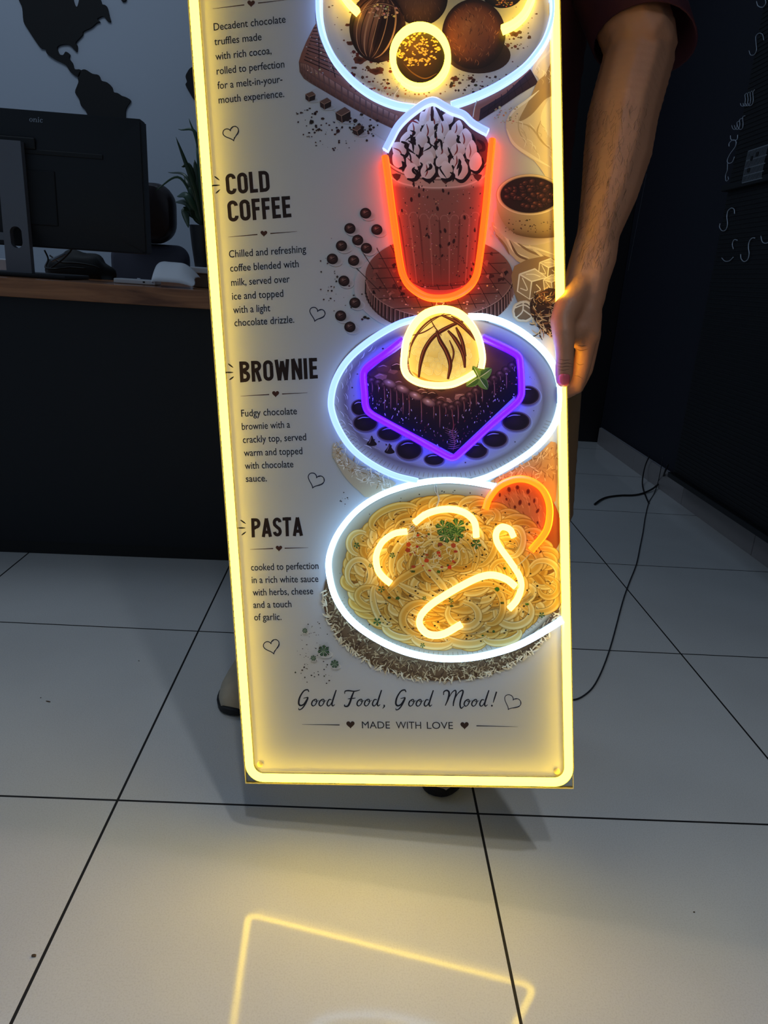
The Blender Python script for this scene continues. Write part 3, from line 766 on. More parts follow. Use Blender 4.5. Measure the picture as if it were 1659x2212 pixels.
# ------------------------------------------------------------------ printed pictures and lettering: thin ink layers on the sheet
INK_N = [0.00008]
class Art:
    STEP = 8.0e-7
    def __init__(s, zoom, name, label=None):
        s.z = zoom; s.name = name; s.label = label
        s.v = []; s.f = []; s.c = []
        s.n = INK_N[0]
    def pt(s, x, y, zoom=None):
        u, v = uv(*(zoom or s.z)(x, y), 0.0)
        return (min(max(u, SU0), SU1), v)
    def add(s, pts, cols, faces):
        """pts in the picture's own tracing units."""
        s.n += s.STEP
        b = len(s.v)
        for (x, y), c in zip(pts, cols):
            u, v = s.pt(x, y)
            s.v.append((u, v, s.n)); s.c.append((*lin(c), 1.0))
        s.f += [tuple(b + i for i in f) for f in faces]
    def raw(s, V, F, col):
        s.n += s.STEP
        b = len(s.v)
        for u, v in V: s.v.append((u, v, s.n)); s.c.append((*lin(col), 1.0))
        s.f += [tuple(b + i for i in f) for f in F]
    def poly(s, pts, col, smooth=0, cols=None):
        if smooth: pts = [tuple(p[:2]) for p in catmull([(x, y, 0) for x, y in pts], smooth, True)]
        tr = tessellate_polygon([[Vector((x, y, 0)) for x, y in pts]])
        s.add(pts, cols or [col] * len(pts), tr)
    def ell(s, cx, cy, rx, ry, stops, rot=0.0, off=(0, 0), n=36, wob=0.0, seed=0):
        """Concentric rings of colour; off shifts the innermost ring (a printed highlight)."""
        rnd = random.Random(seed)
        ca, sa = math.cos(rot), math.sin(rot)
        rad = [1 + (rnd.uniform(-wob, wob) if wob else 0) for _ in range(n)]
        pts, cols, faces = [], [], []
        for f, c in stops:
            k = 1 - f
            for i in range(n):
                a = 2 * math.pi * i / n
                x, y = rx * f * rad[i] * math.cos(a), ry * f * rad[i] * math.sin(a)
                pts.append((cx + x * ca - y * sa + off[0] * k * rx, cy + x * sa + y * ca + off[1] * k * ry)); cols.append(c)
        m = len(stops)
        if stops[0][0] > 0: faces.append(tuple(range(n)))
        for r in range(m - 1):
            for i in range(n):
                j = (i + 1) % n
                faces.append((r * n + i, r * n + j, (r + 1) * n + j, (r + 1) * n + i))
        s.add(pts, cols, faces)
    def stroke(s, pts, w, cross, sm=6, taper=(1, 1), closed=False, ws=None):
        """A band along a curve; cross = [(-1..1, colour), ...] across its width."""
        P = catmull([(x, y, 0) for x, y in pts], sm, closed) if sm else [Vector((x, y, 0)) for x, y in pts]
        n = len(P)
        if n < 2: return
        V, C, F = [], [], []
        m = len(cross)
        for i, p in enumerate(P):
            a = P[(i - 1) % n] if (i or closed) else p
            b = P[(i + 1) % n] if (i < n - 1 or closed) else p
            t = b - a
            t = t.normalized() if t.length > 1e-9 else Vector((1, 0, 0))
            f = i / max(1, n - 1)
            k = 1.0
            if taper != (1, 1):
                k = min(1.0, taper[0] + (1 - taper[0]) * f * 3.5, taper[1] + (1 - taper[1]) * (1 - f) * 3.5)
            if ws:
                q = f * (len(ws) - 1); j = min(int(q), len(ws) - 2); q -= j; k = ws[j] * (1 - q) + ws[j + 1] * q
            for o_, c in cross:
                V.append((p.x - t.y * w * k * o_ * 0.5, p.y + t.x * w * k * o_ * 0.5)); C.append(c)
        for i in range(n if closed else n - 1):
            i2 = (i + 1) % n
            for j in range(m - 1): F.append((i * m + j, i * m + j + 1, i2 * m + j + 1, i2 * m + j))
        s.add(V, C, F)
    def line(s, pts, w, col, sm=6, taper=(1, 1), closed=False, ws=None):
        s.stroke(pts, w, [(-1, col), (1, col)], sm, taper, closed, ws)
    def patch(s, Lp, Rp, fn, nu=14, sm=6, bow=0.0):
        """Grid between a left and a right outline; fn(s across, t down) gives the colour; bow bends the rows down."""
        A = catmull([(x, y, 0) for x, y in Lp], sm); B = catmull([(x, y, 0) for x, y in Rp], sm)
        n = min(len(A), len(B)); V, C, F = [], [], []
        for i in range(n):
            t = i / (n - 1)
            for j in range(nu + 1):
                q = j / nu; p = A[i].lerp(B[i], q)
                V.append((p.x, p.y + bow * 4 * q * (1 - q))); C.append(fn(q, t))
        for i in range(n - 1):
            for j in range(nu):
                k = i * (nu + 1) + j; F.append((k, k + 1, k + nu + 2, k + nu + 1))
        s.add(V, C, F)
    def specks(s, n, where, size, col, seed=1, var=0.5):
        rnd = random.Random(seed)
        for _ in range(n):
            x, y = where(rnd); r = size * rnd.uniform(1 - var, 1 + var)
            k = rnd.choice((4, 5, 6)); a0 = rnd.uniform(0, 6.28); e = rnd.uniform(0.5, 1)
            pts = [(x + r * math.cos(a0 + 6.283 * i / k) * rnd.uniform(0.75, 1.1), y + e * r * math.sin(a0 + 6.283 * i / k) * rnd.uniform(0.75, 1.1)) for i in range(k)]
            c = tuple(max(0, min(255, v * rnd.uniform(0.8, 1.2))) for v in col)
            s.add(pts, [c] * k, [tuple(range(k))])
            s.n -= s.STEP
        s.n += s.STEP
    def done(s):
        me = bpy.data.meshes.new(s.name)
        me.from_pydata(s.v, [], s.f)
        at = me.color_attributes.new('ink', 'FLOAT_COLOR', 'POINT')
        at.data.foreach_set('color', [q for c in s.c for q in c])
        me.update()
        INK_N[0] = s.n + s.STEP
        o = link(s.name, me, M_print, sign)
        if s.label: o['label'] = s.label
        return o
def mixc(a, b, t): return tuple(x + (y - x) * t for x, y in zip(a, b))

# ---------- lettering
def text_mesh(body):
    c = bpy.data.curves.new('lettering', 'FONT'); c.body = body; c.resolution_u = 3; c.offset = 0.006 if body != body.upper() else 0.0
    o = bpy.data.objects.new('lettering', c); COL.objects.link(o)
    me = bpy.data.meshes.new_from_object(o.evaluated_get(bpy.context.evaluated_depsgraph_get()))
    V = [(v.co.x, v.co.y) for v in me.vertices]; F = [tuple(p.vertices) for p in me.polygons]
    bpy.data.objects.remove(o); bpy.data.curves.remove(c); bpy.data.meshes.remove(me)
    return V, F
CAP = 0.615
def place_text(art, body, a, b, cap_px, col, zoom):
    """Sets a line of type between two baseline points; cap_px is the capital height in photo pixels."""
    V, F = text_mesh(body)
    x0, x1 = min(v[0] for v in V), max(v[0] for v in V)
    A = Vector(uv(*zoom(*a))); B = Vector(uv(*zoom(*b)))
    d = (B - A) / (x1 - x0)
    ax, ay = zoom(*a)
    up = (Vector(uv(ax, ay - cap_px)) - A).length / CAP
    n = Vector((-d.y, d.x)).normalized() * up
    art.raw([tuple(A + d * (x - x0) + n * y) for x, y in V], F, col)
INK = (14, 16, 34)
DK = (36, 20, 16)
# narrow capitals drawn as bands: unit height, stroke 0.19
def arc(cx, cy, rx, ry, a0, a1, n=10): return [(cx + rx * math.cos(math.radians(a0 + (a1 - a0) * k / n)), cy + ry * math.sin(math.radians(a0 + (a1 - a0) * k / n))) for k in range(n + 1)]
h = 0.09
CAPS = {
 'C': (0.46, [arc(0.235, 0.745, 0.145, 0.165, -5, 180) + arc(0.235, 0.255, 0.145, 0.165, 180, 365)]),
 'O': (0.47, [arc(0.235, 0.745, 0.145, 0.165, 0, 180) + arc(0.235, 0.255, 0.145, 0.165, 180, 360) + [(0.38, 0.745)]]),
 'L': (0.38, [[(h, 1), (h, 0)], [(h, h), (0.36, h)]]),
 'D': (0.47, [[(h, 1), (h, 0)], [(h, 1 - h), (0.2, 1 - h)] + arc(0.235, 0.745, 0.145, 0.165, 90, 0) + arc(0.235, 0.255, 0.145, 0.165, 0, -90) + [(h, h)]]),
 'F': (0.37, [[(h, 1), (h, 0)], [(h, 1 - h), (0.36, 1 - h)], [(h, 0.52), (0.33, 0.52)]]),
 'E': (0.39, [[(h, 1), (h, 0)], [(h, 1 - h), (0.37, 1 - h)], [(h, 0.52), (0.34, 0.52)], [(h, h), (0.37, h)]]),
 'B': (0.47, [[(h, 1), (h, 0)], [(h, 1 - h), (0.2, 1 - h)] + arc(0.235, 0.755, 0.135, 0.155, 90, -90) + [(h, 0.53)], [(h, 0.53), (0.2, 0.53)] + arc(0.24, 0.275, 0.145, 0.185, 90, -90) + [(h, h)]]),
 'R': (0.47, [[(h, 1), (h, 0)], [(h, 1 - h), (0.2, 1 - h)] + arc(0.235, 0.74, 0.14, 0.17, 90, -90) + [(h, 0.49)], [(0.25, 0.5), (0.38, 0.0)]]),
 'W': (0.68, [[(0.085, 1), (0.19, 0.0)], [(0.19, 0.0), (0.335, 0.92)], [(0.335, 0.92), (0.48, 0.0)], [(0.48, 0.0), (0.585, 1)]]),
 'N': (0.49, [[(h, 0), (h, 1)], [(h, 1.0), (0.40, 0.0)], [(0.40, 0), (0.40, 1)]]),
 'I': (0.20, [[(h, 1), (h, 0)]]),
 'P': (0.45, [[(h, 1), (h, 0)], [(h, 1 - h), (0.2, 1 - h)] + arc(0.235, 0.72, 0.14, 0.19, 90, -90) + [(h, 0.44)]]),
 'A': (0.49, [[(0.075, 0), (0.245, 0.97)], [(0.415, 0), (0.245, 0.97)], [(0.14, 0.25), (0.35, 0.25)]]),
 'S': (0.44, [arc(0.22, 0.745, 0.135, 0.165, 0, 180) + [(0.10, 0.62), (0.20, 0.51), (0.32, 0.40)] + arc(0.22, 0.255, 0.135, 0.165, 20, -180)]),
 'T': (0.42, [[(0.0, 1 - h), (0.41, 1 - h)], [(0.205, 1), (0.205, 0)]]),
}
def heading(body, zoom, a, b, cap, label):
    """Bold capitals from the left foot a to the right foot b, cap = capital height, all in tracing units."""
    art = Art(zoom, 'printed_heading', label)
    total = sum(CAPS[c][0] for c in body) + 0.045 * (len(body) - 1)
    dx, dy = (b[0] - a[0]) / total, (b[1] - a[1]) / total
    L_ = math.hypot(dx, dy)
    upx, upy = dy / L_ * cap * -1 * -1, -dx / L_ * cap
    x = 0.0
    for c in body:
        w, strokes = CAPS[c]
        for st in strokes:
            P = [(a[0] + (x + px) * dx + py * dy / L_ * cap, a[1] + (x + px) * dy - py * dx / L_ * cap) for px, py in st]
            art.line(P, 0.17 * cap * 1.0, DK, sm=0)
        x += w + 0.045
    art.done()
def heart_pts(tip, notch, n=40, wide=1.0):
    ax, ay = notch[0] - tip[0], notch[1] - tip[1]
    k = math.hypot(ax, ay) / 22.0
    ux, uy = ax / (22 * k), ay / (22 * k); px, py = -uy, ux
    out = []
    for i in range(n):
        t = 2 * math.pi * i / n
        hx = 16 * math.sin(t) ** 3 * wide; hy = 13 * math.cos(t) - 5 * math.cos(2 * t) - 2 * math.cos(3 * t) - math.cos(4 * t) + 17
        out.append((tip[0] + k * (hx * px + hy * ux), tip[1] + k * (hx * py + hy * uy)))
    return out
BR = (70, 38, 28)
def divider(zoom, l0, l1, hc, hs, r0, r1, w, label=None, col=BR):
    art = Art(zoom, 'printed_divider', label)
    for p, q, ws in ((l0, l1, [0.25, 1]), (r0, r1, [1, 0.25])): art.line([p, q], w, col, sm=0, ws=ws)
    art.poly(heart_pts((hc[0], hc[1] + hs * 0.5), (hc[0], hc[1] - hs * 0.27)), col)
    art.done()
def rays(zoom, segs, w):
    art = Art(zoom, 'printed_ray_mark')
    for p, q in segs:
        art.line([p, ((p[0] + q[0]) / 2, (p[1] + q[1]) / 2), q], w, INK, sm=4, ws=[0.5, 1, 0.9, 0.35] if p[0] < q[0] else [0.35, 1, 0.5])
    art.done()
def paragraph(label, lines):
    art = Art(ZP, 'printed_description', label)
    for body, zoom, a, b, cap in lines: place_text(art, body, a, b, cap, INK, zoom)
    art.done()
heading('COLD', Z2, (352, 1664), (728, 1634), 181, 'bold heading COLD')
heading('COFFEE', Z2, (367, 1896), (912, 1853), 183, 'bold heading COFFEE')
heading('BROWNIE', ZA, (333, 1472), (1054, 1436), 192, 'bold heading BROWNIE')
heading('PASTA', ZB, (400, 774), (936, 757), 199, 'bold heading PASTA')
divider(Z2, (235, 75), (505, 42), (563, 34), 58, (622, 27), (880, -3), 9)
divider(Z2, (368, 2023), (617, 2001), (672, 1996), 52, (727, 1993), (955, 1975), 9)
divider(ZA, (338, 1598), (602, 1583), (661, 1581), 58, (720, 1578), (955, 1567), 9)
divider(ZB, (385, 898), (626, 889), (686, 891), 60, (745, 886), (990, 880), 10)
art = Art(ZC, 'printed_divider')
for p, q, ws in (((333, 273), (510, 275), [0.2, 1]), ((1155, 279), (1350, 284), [1, 0.2])): art.line([p, q], 4.5, (30, 24, 34), sm=0, ws=ws)
for x, y in ((561, 275), (1099, 279)): art.poly(heart_pts((x + 0.5, y + 18), (x, y - 9)), (46, 24, 20))
art.done()
rays(Z2, [((250, 1505), (293, 1538)), ((228, 1584), (296, 1580)), ((262, 1650), (298, 1617))], 13)
rays(ZA, [((225, 1300), (271, 1336)), ((203, 1380), (271, 1380)), ((237, 1448), (277, 1418))], 14)
rays(ZB, [((286, 592), (341, 631)), ((262, 675), (337, 676)), ((298, 750), (344, 715))], 15)
paragraph('paragraph on chocolate truffles', [('Decadent chocolate', Z2, (245, 262), (858, 193), 14.3), ('truffles made', Z2, (250, 387), (653, 343), 14.3), ('with rich cocoa,', Z2, (260, 513), (738, 460), 14.3),
    ('rolled to perfection', Z2, (270, 637), (848, 576), 14.3), ('for a melt-in-your-', Z2, (277, 761), (831, 704), 14.3), ('mouth experience.', Z2, (287, 884), (846, 828), 14.3)])
paragraph('paragraph on iced coffee', [('Chilled and refreshing', ZA, (234, 326), (942, 277), 14), ('coffee blended with', ZA, (244, 455), (874, 413), 14), ('milk, served over', ZA, (254, 586), (792, 552), 14),
    ('ice and topped', ZA, (262, 713), (733, 685), 14), ('with a light', ZA, (272, 838), (613, 818), 14), ('chocolate drizzle.', ZA, (284, 957), (833, 924), 14)])
paragraph('paragraph on the brownie', [('Fudgy chocolate', ZA, (346, 1787), (858, 1764), 13.4), ('brownie with a', ZA, (352, 1908), (795, 1888), 13.4), ('crackly top, served', ZA, (361, 2029), (943, 2003), 13.4),
    ('warm and topped', ZA, (371, 2150), (908, 2131), 13.4), ('with chocolate', ZB, (333, 64), (837, 45), 13.2), ('sauce.', ZB, (343, 198), (561, 191), 13.2)])
paragraph('paragraph on the pasta', [('cooked to perfection', ZB, (397, 1118), (1098, 1101), 13), ('in a rich white sauce', ZB, (405, 1249), (1097, 1236), 13), ('with herbs, cheese', ZB, (415, 1379), (1043, 1363), 13),
    ('and a touch', ZB, (422, 1508), (817, 1498), 13), ('of garlic.', ZB, (430, 1636), (714, 1631), 13)])
art = Art(ZP, 'printed_motto', 'line reading MADE WITH LOVE')
for w_, a_, b_ in (('MADE', 616, 748), ('WITH', 776, 895), ('LOVE', 922, 1045)): place_text(art, w_, (a_, 291 + (a_ - 616) * 0.007), (b_, 291 + (b_ - 616) * 0.007), 13.5, (24, 24, 40), ZC)
art.done()
# outlined hearts, doubled lines as if sketched by hand
def sketch_heart(zoom, tip, notch, w, wide=1.0, name='printed_heart'):
    art = Art(zoom, name)
    P = heart_pts(tip, notch, 36, wide)
    art.line(P, w, (22, 24, 52), sm=3, closed=True)
    art.line([(x + w * 0.7 * math.sin(i), y + w * 0.7 * math.cos(i * 0.7)) for i, (x, y) in enumerate(P[3:16])], w * 0.45, (22, 24, 52), sm=3)
    art.done()
sketch_heart(Z2, (415, 1203), (387, 1118), 8, 1.05); sketch_heart(ZA, (1020, 912), (1047, 822), 8, 1.05); sketch_heart(ZB, (1035, 262), (1076, 156), 9, 1.05)
sketch_heart(ZB, (633, 1985), (604, 1880), 9, 1.05); sketch_heart(ZC, (1305, 203), (1328, 158), 3.6, 1.12)
# brush script line
art = Art(ZC, 'printed_slogan', 'brush script line Good Food, Good Mood!')
SC = (16, 18, 34)
def sc(pts, w=5.2, ws=None, dx=0.0, dy=0.0): art.line([(x + dx, y + dy) for x, y in pts], w, SC, sm=8, ws=ws or [0.45, 1, 1, 1, 0.5])
def o_(x, y):   # small slanted o with its joining flick
    sc([(x + 12, y - 32), (x + 2, y - 24), (x - 3, y - 10), (x + 3, y - 1), (x + 13, y - 5), (x + 21, y - 20), (x + 19, y - 31), (x + 11, y - 31), (x + 14, y - 23), (x + 26, y - 24), (x + 32, y - 28)], 5.6, [0.8, 1.2, 1.1, 0.7, 1.0, 0.9, 0.6, 0.5, 0.4])
def d_(x, y):
    sc([(x + 20, y - 30), (x + 8, y - 30), (x - 1, y - 12), (x + 4, y - 1), (x + 14, y - 6), (x + 26, y - 28)], 5.6, [0.7, 1.1, 1.2, 0.8, 0.7])
    sc([(x + 42, y - 76), (x + 32, y - 46), (x + 22, y - 12), (x + 26, y - 1), (x + 36, y - 8)], 6.2, [0.9, 1.2, 1.2, 0.9, 0.4])
def G_(x, y):
    sc([(x + 50, y - 66), (x + 44, y - 76), (x + 26, y - 70), (x + 8, y - 42), (x + 2, y - 14), (x + 10, y - 2), (x + 26, y - 8), (x + 40, y - 30), (x + 44, y - 38)], 7, [0.7, 0.9, 0.9, 1.2, 1.2, 1.0, 0.7, 0.5])
    sc([(x + 24, y - 36), (x + 36, y - 38), (x + 46, y - 38), (x + 34, y - 10), (x + 18, y + 12), (x + 4, y + 18), (x + 2, y + 10)], 5.5, [0.5, 0.8, 1.1, 1.1, 0.9, 0.5])
for gx, y0 in ((315, 185), (773, 186)):
    G_(gx, y0); o_(gx + 66, y0 + 1); o_(gx + 101, y0 + 1); d_(gx + 137, y0 + 1)
# F
sc([(534, 128), (536, 116), (552, 113), (580, 116), (606, 110)], 6, [0.5, 0.9, 1.1, 0.9, 0.5])
sc([(578, 116), (568, 140), (558, 170), (548, 186), (534, 186), (534, 178)], 7.5, [0.8, 1.2, 1.2, 0.9, 0.5])
sc([(548, 152), (566, 150), (586, 148)], 4.5)
o_(595, 186); o_(630, 186); d_(666, 186)
sc([(718, 180), (721, 186), (713, 198)], 6, [0.9, 1.2, 0.4])
# M
sc([(1000, 134), (1002, 118), (1016, 112), (1026, 122), (1022, 150), (1008, 184)], 7, [0.5, 0.8, 1.0, 1.2, 1.2, 0.6])
sc([(1022, 152), (1040, 122), (1056, 112), (1058, 130), (1048, 166), (1046, 186)], 6, [0.5, 0.7, 1.0, 1.2, 1.2, 0.8])
sc([(1048, 160), (1068, 126), (1086, 112), (1092, 120), (1080, 160), (1078, 184), (1084, 196), (1096, 186)], 6.5, [0.5, 0.7, 1.0, 1.2, 1.2, 1.0, 0.5])
o_(1100, 187); o_(1136, 187); d_(1172, 187)
sc([(1250, 118), (1240, 150), (1234, 170)], 7, [1.0, 0.9, 0.4])
art.ell(1228, 184, 4.5, 4.5, [(0.1, SC), (1, SC)], n=12)
art.done()

# ================================================================== the pictures printed on the sheet
def R_(rnd, a, b): return rnd.uniform(a, b)
def in_ell(cx, cy, rx, ry, f0=0.0, f1=1.0):
    def w(r):
        a = r.uniform(0, 6.2832); q = math.sqrt(r.uniform(f0 * f0, f1 * f1)); return cx + rx * q * math.cos(a), cy + ry * q * math.sin(a)
    return w
def in_box(x0, y0, x1, y1): return lambda r: (r.uniform(x0, x1), r.uniform(y0, y1))
CHOC, CHOC_D, CHOC_L = (98, 62, 52), (40, 22, 18), (150, 112, 98)
def slab_lines(A, a, b, c, d, nu, nv, w, col):
    """Grid of grooves over the quad a b c d."""
    L2 = lambda p, q, t: (p[0] + (q[0] - p[0]) * t, p[1] + (q[1] - p[1]) * t)
    for i in range(1, nu): A.line([L2(a, b, i / nu), L2(d, c, i / nu)], w, col, sm=0)
    for i in range(1, nv): A.line([L2(a, d, i / nv), L2(b, c, i / nv)], w, col, sm=0)

# ---- chocolate slab under the truffle plate
A = Art(Z3, 'printed_chocolate_slab', 'brown chocolate slab under the truffle plate')
A.poly([(60, 560), (200, 650), (420, 770), (560, 850), (640, 800), (300, 520)], (196, 190, 188), 3)
A.poly([(135, 110), (100, 170), (60, 250), (30, 320), (15, 370), (20, 430), (45, 470), (90, 500), (300, 625), (470, 720), (580, 772), (640, 700), (1090, 725), (1200, 655), (1340, 560), (1447, 497), (1400, 415), (900, 300)], (146, 90, 70))
A.poly([(15, 370), (20, 430), (45, 470), (90, 500), (300, 625), (470, 720), (580, 772), (600, 690), (470, 625), (330, 550), (180, 455), (70, 385)], (116, 80, 70))
A.poly([(1090, 725), (1200, 655), (1340, 560), (1447, 497), (1400, 415), (1250, 560), (1100, 650)], (52, 30, 36))
top, bot = catmull([(18, 372, 0), (70, 386, 0), (180, 455, 0), (330, 548, 0), (470, 624, 0), (610, 690, 0)], 8), catmull([(20, 435, 0), (90, 500, 0), (190, 560, 0), (330, 640, 0), (470, 720, 0), (590, 772, 0)], 8)
for i in range(1, 40, 2):
    p, q = top[i], bot[i]; n = (q - p) * 0.5
    e = (top[min(40, i + 2)] - p) * 0.82
    pts = [(p.x + 2, p.y + 5), (p.x + e.x, p.y + e.y + 5), (p.x + e.x + n.x * 0.9, p.y + e.y + n.y * 0.9), (p.x + n.x * 0.9 + 2, p.y + n.y * 0.9 + 2)]
    A.add(pts, [(186, 132, 110), (178, 124, 102), (128, 82, 66), (132, 86, 70)], [(0, 1, 2, 3)])
    pts = [(p.x + n.x + 2, p.y + n.y + 3), (p.x + e.x + n.x, p.y + e.y + n.y + 3), (p.x + e.x + n.x * 1.92, p.y + e.y + n.y * 1.92), (p.x + n.x * 1.92 + 2, p.y + n.y * 1.92)]
    A.add(pts, [(140, 92, 76), (136, 88, 72), (96, 60, 48), (96, 60, 48)], [(0, 1, 2, 3)])
slab_lines(A, (110, 150), (260, 100), (620, 640), (40, 375), 6, 12, 5, CHOC_D)
slab_lines(A, (110, 150), (330, 150), (640, 690), (60, 380), 4, 8, 3, (140, 100, 88))
slab_lines(A, (1120, 650), (1400, 420), (1440, 490), (1100, 715), 8, 2, 4, (34, 18, 24))
A.specks(26, in_box(60, 180, 300, 480), 5, (205, 182, 165), 3)
A.done()
# ---- folded cream cloth on the right
A = Art(Z3, 'printed_cloth', 'folded cream cloth at the right border')
A.poly([(1545, 240), (1480, 290), (1430, 350), (1410, 430), (1450, 470), (1440, 530), (1380, 590), (1310, 640), (1262, 700), (1252, 770), (1280, 840), (1330, 900), (1420, 960), (1545, 1040)], (226, 206, 172), 4)
A.poly([(1545, 560), (1480, 640), (1460, 720), (1500, 800), (1545, 840)], (240, 226, 196), 4)
A.poly([(1440, 490), (1490, 440), (1545, 330), (1545, 540), (1480, 600), (1400, 690), (1330, 720), (1390, 600)], (170, 138, 96), 4)
for pts, w, c in (([(1262, 720), (1300, 660), (1380, 600), (1450, 540)], 14, (250, 238, 214)), ([(1256, 770), (1300, 860), (1400, 930), (1520, 1000)], 18, (246, 232, 204)), ([(1420, 430), (1450, 370), (1500, 320), (1545, 260)], 12, (240, 220, 184)),
                  ([(1310, 730), (1400, 760), (1470, 850), (1530, 900)], 10, (196, 168, 126)), ([(1460, 720), (1440, 800), (1500, 880)], 9, (190, 160, 116)), ([(1330, 690), (1330, 780), (1380, 870)], 7, (200, 176, 138))): A.line(pts, w, c, 8, (0.2, 0.2))
rnd = random.Random(11)
for k in range(34):
    x, y = R_(rnd, 1290, 1520), R_(rnd, 720, 960)
    if y > 780 + (x - 1290) * 0.9 or y < 690: continue
    A.line([(x, y), (x + R_(rnd, 12, 35), y + R_(rnd, 10, 40)), (x + R_(rnd, 20, 40), y + R_(rnd, 30, 70))], 3.5, (204, 180, 142) if k % 2 else (248, 238, 216), 5, (0.3, 0.3))
for k in range(14):
    x, y = R_(rnd, 1430, 1530), R_(rnd, 300, 470)
    A.line([(x, y), (x + 14, y + 16), (x + 8, y + 34)], 3.5, (200, 172, 126) if k % 2 else (246, 230, 198), 5, (0.3, 0.3))
A.specks(40, in_box(1180, 640, 1330, 740), 6, (190, 160, 130), 4)
A.done()
# ---- truffle plate
A = Art(Z3, 'printed_plate', 'pale stoneware plate under the truffles')
A.ell(822, 80, 708, 560, [(0.0, (176, 168, 156)), (0.6, (182, 174, 162)), (0.84, (196, 188, 172)), (0.93, (160, 148, 126)), (0.975, (206, 198, 180)), (1.0, (120, 104, 84))], n=64)
for k in range(26):
    a = 0.55 + k * 0.075
    A.line([(822 + 640 * math.cos(a + 1.2), 80 + 500 * math.sin(a + 1.2)), (822 + 690 * math.cos(a + 1.2), 80 + 545 * math.sin(a + 1.2))], 3, (170, 152, 128), 0)
A.specks(130, in_ell(822, 80, 660, 500, 0.6, 1.0), 5.5, (96, 66, 48), 5)
A.specks(90, in_ell(440, 420, 190, 150), 9, (88, 44, 28), 6, 0.8); A.specks(60, in_ell(700, 520, 260, 60), 7, (120, 66, 38), 7, 0.8)
A.specks(46, in_ell(1080, 500, 180, 60), 8, (60, 36, 28), 8, 0.8); A.specks(40, in_ell(1320, 200, 90, 110), 9, (88, 60, 36), 9, 0.8)
for x, y, r in ((480, 425, 38), (380, 360, 36), (320, 260, 22), (310, 150, 16), (345, 70, 26), (1300, 205, 30), (945, 470, 22), (1040, 468, 16)): A.ell(x, y, r, r * 0.6, [(0.2, (58, 26, 18)), (1, (104, 54, 34))], n=11, wob=0.35, seed=int(x))
A.done()
def ball_truffle(A, cx, cy, rx, ry, base, hi, lo): A.ell(cx, cy, rx, ry, [(0.0, hi), (0.3, mixc(base, hi, 0.45)), (0.62, base), (0.88, lo), (1.0, mixc(lo, (0, 0, 0), 0.4))], off=(-0.22, -0.32), n=48)
A = Art(Z3, 'printed_truffle', 'dusted truffle behind the others')
ball_truffle(A, 740, -10, 165, 165, (84, 54, 44), (120, 84, 68), (44, 26, 22))
B_ = Art(Z3, 'printed_truffle', 'dark truffle cut by the top edge of the photo'); ball_truffle(B_, 1230, -60, 130, 110, (50, 32, 26), (90, 60, 46), (26, 16, 14))
rnd = random.Random(21)
for k in range(70):
    x, y = in_ell(735, 20, 130, 120)(rnd); A.line([(x, y), (x + R_(rnd, -8, 8), y + R_(rnd, 10, 26))], 3, rnd.choice([(128, 92, 74), (58, 34, 28)]), 3, (0.4, 0.4))
B_.specks(30, in_box(1180, -20, 1290, 40), 6, (176, 120, 66), 22)
A.done(); B_.done()
A = Art(Z3, 'printed_truffle', 'truffle with chocolate stripes')
ball_truffle(A, 485, 165, 168, 210, (104, 66, 54), (150, 104, 84), (52, 28, 24))
A.ell(555, 210, 95, 160, [(0.0, (30, 16, 14)), (0.7, (36, 20, 18)), (1.0, (62, 36, 30))], rot=0.25, n=30)
for k in range(11):
    f = -0.93 + 1.75 * k / 10
    A.line([(lambda u, v: (485 + u * 0.97 - v * 0.25, 165 + u * 0.25 + v * 0.97))(158 * f * math.sin(math.radians(q)), -190 * math.cos(math.radians(q))) for q in range(20, 165, 18)], 5 + 5 * (k % 3 == 0), (34, 16, 14) if k % 2 == 0 else (168, 124, 102), 8, (0.2, 0.2))
for k in range(6): A.line([(350 + 14 * k, 105 - 14 * k), (430 + 16 * k, 55 - 8 * k), (540 + 12 * k, 25 + 4 * k), (620, 55 + 5 * k)], 5, (46, 24, 20) if k % 2 else (160, 116, 96), 8, (0.2, 0.2))
A.specks(40, in_ell(520, 70, 90, 45), 7, (206, 170, 146), 23, 0.6)
A.done()
A = Art(Z3, 'printed_truffle', 'cocoa dusted truffle at the right')
A.ell(1090, 330, 190, 110, [(0.0, (20, 10, 8)), (1.0, (60, 36, 26))], n=36)
ball_truffle(A, 1060, 205, 190, 210, (128, 68, 42), (176, 106, 66), (58, 30, 22))
for k in range(170):
    x, y = in_ell(1050, 195, 165, 180)(rnd); a = R_(rnd, -0.5, 0.9) + (x - 1060) * 0.002
    A.line([(x, y), (x + 14 * math.cos(a + 1), y + 14 * math.sin(a + 1)), (x + 26 * math.cos(a + 1.2), y + 24 * math.sin(a + 1.2))], 3, rnd.choice([(176, 110, 70), (84, 44, 28), (148, 84, 52)]), 3, (0.3, 0.3))
A.done()
A = Art(Z3, 'printed_truffle', 'nut covered truffle inside the yellow ring')
ball_truffle(A, 735, 335, 152, 172, (58, 34, 24), (100, 64, 40), (28, 16, 14))
for k in range(135):
    x, y = in_ell(725, 290, 128, 118)(rnd); a = R_(rnd, -0.9, 0.9); l = R_(rnd, 6, 13)
    A.ell(x, y, l, l * 0.55, [(0.0, (246, 206, 140)), (0.7, (206, 150, 84)), (1.0, (120, 74, 36))], rot=a, n=9)
A.line([(640, 380), (700, 440), (770, 470), (840, 440)], 8, (96, 62, 40), 8, (0.2, 0.2))
A.done()
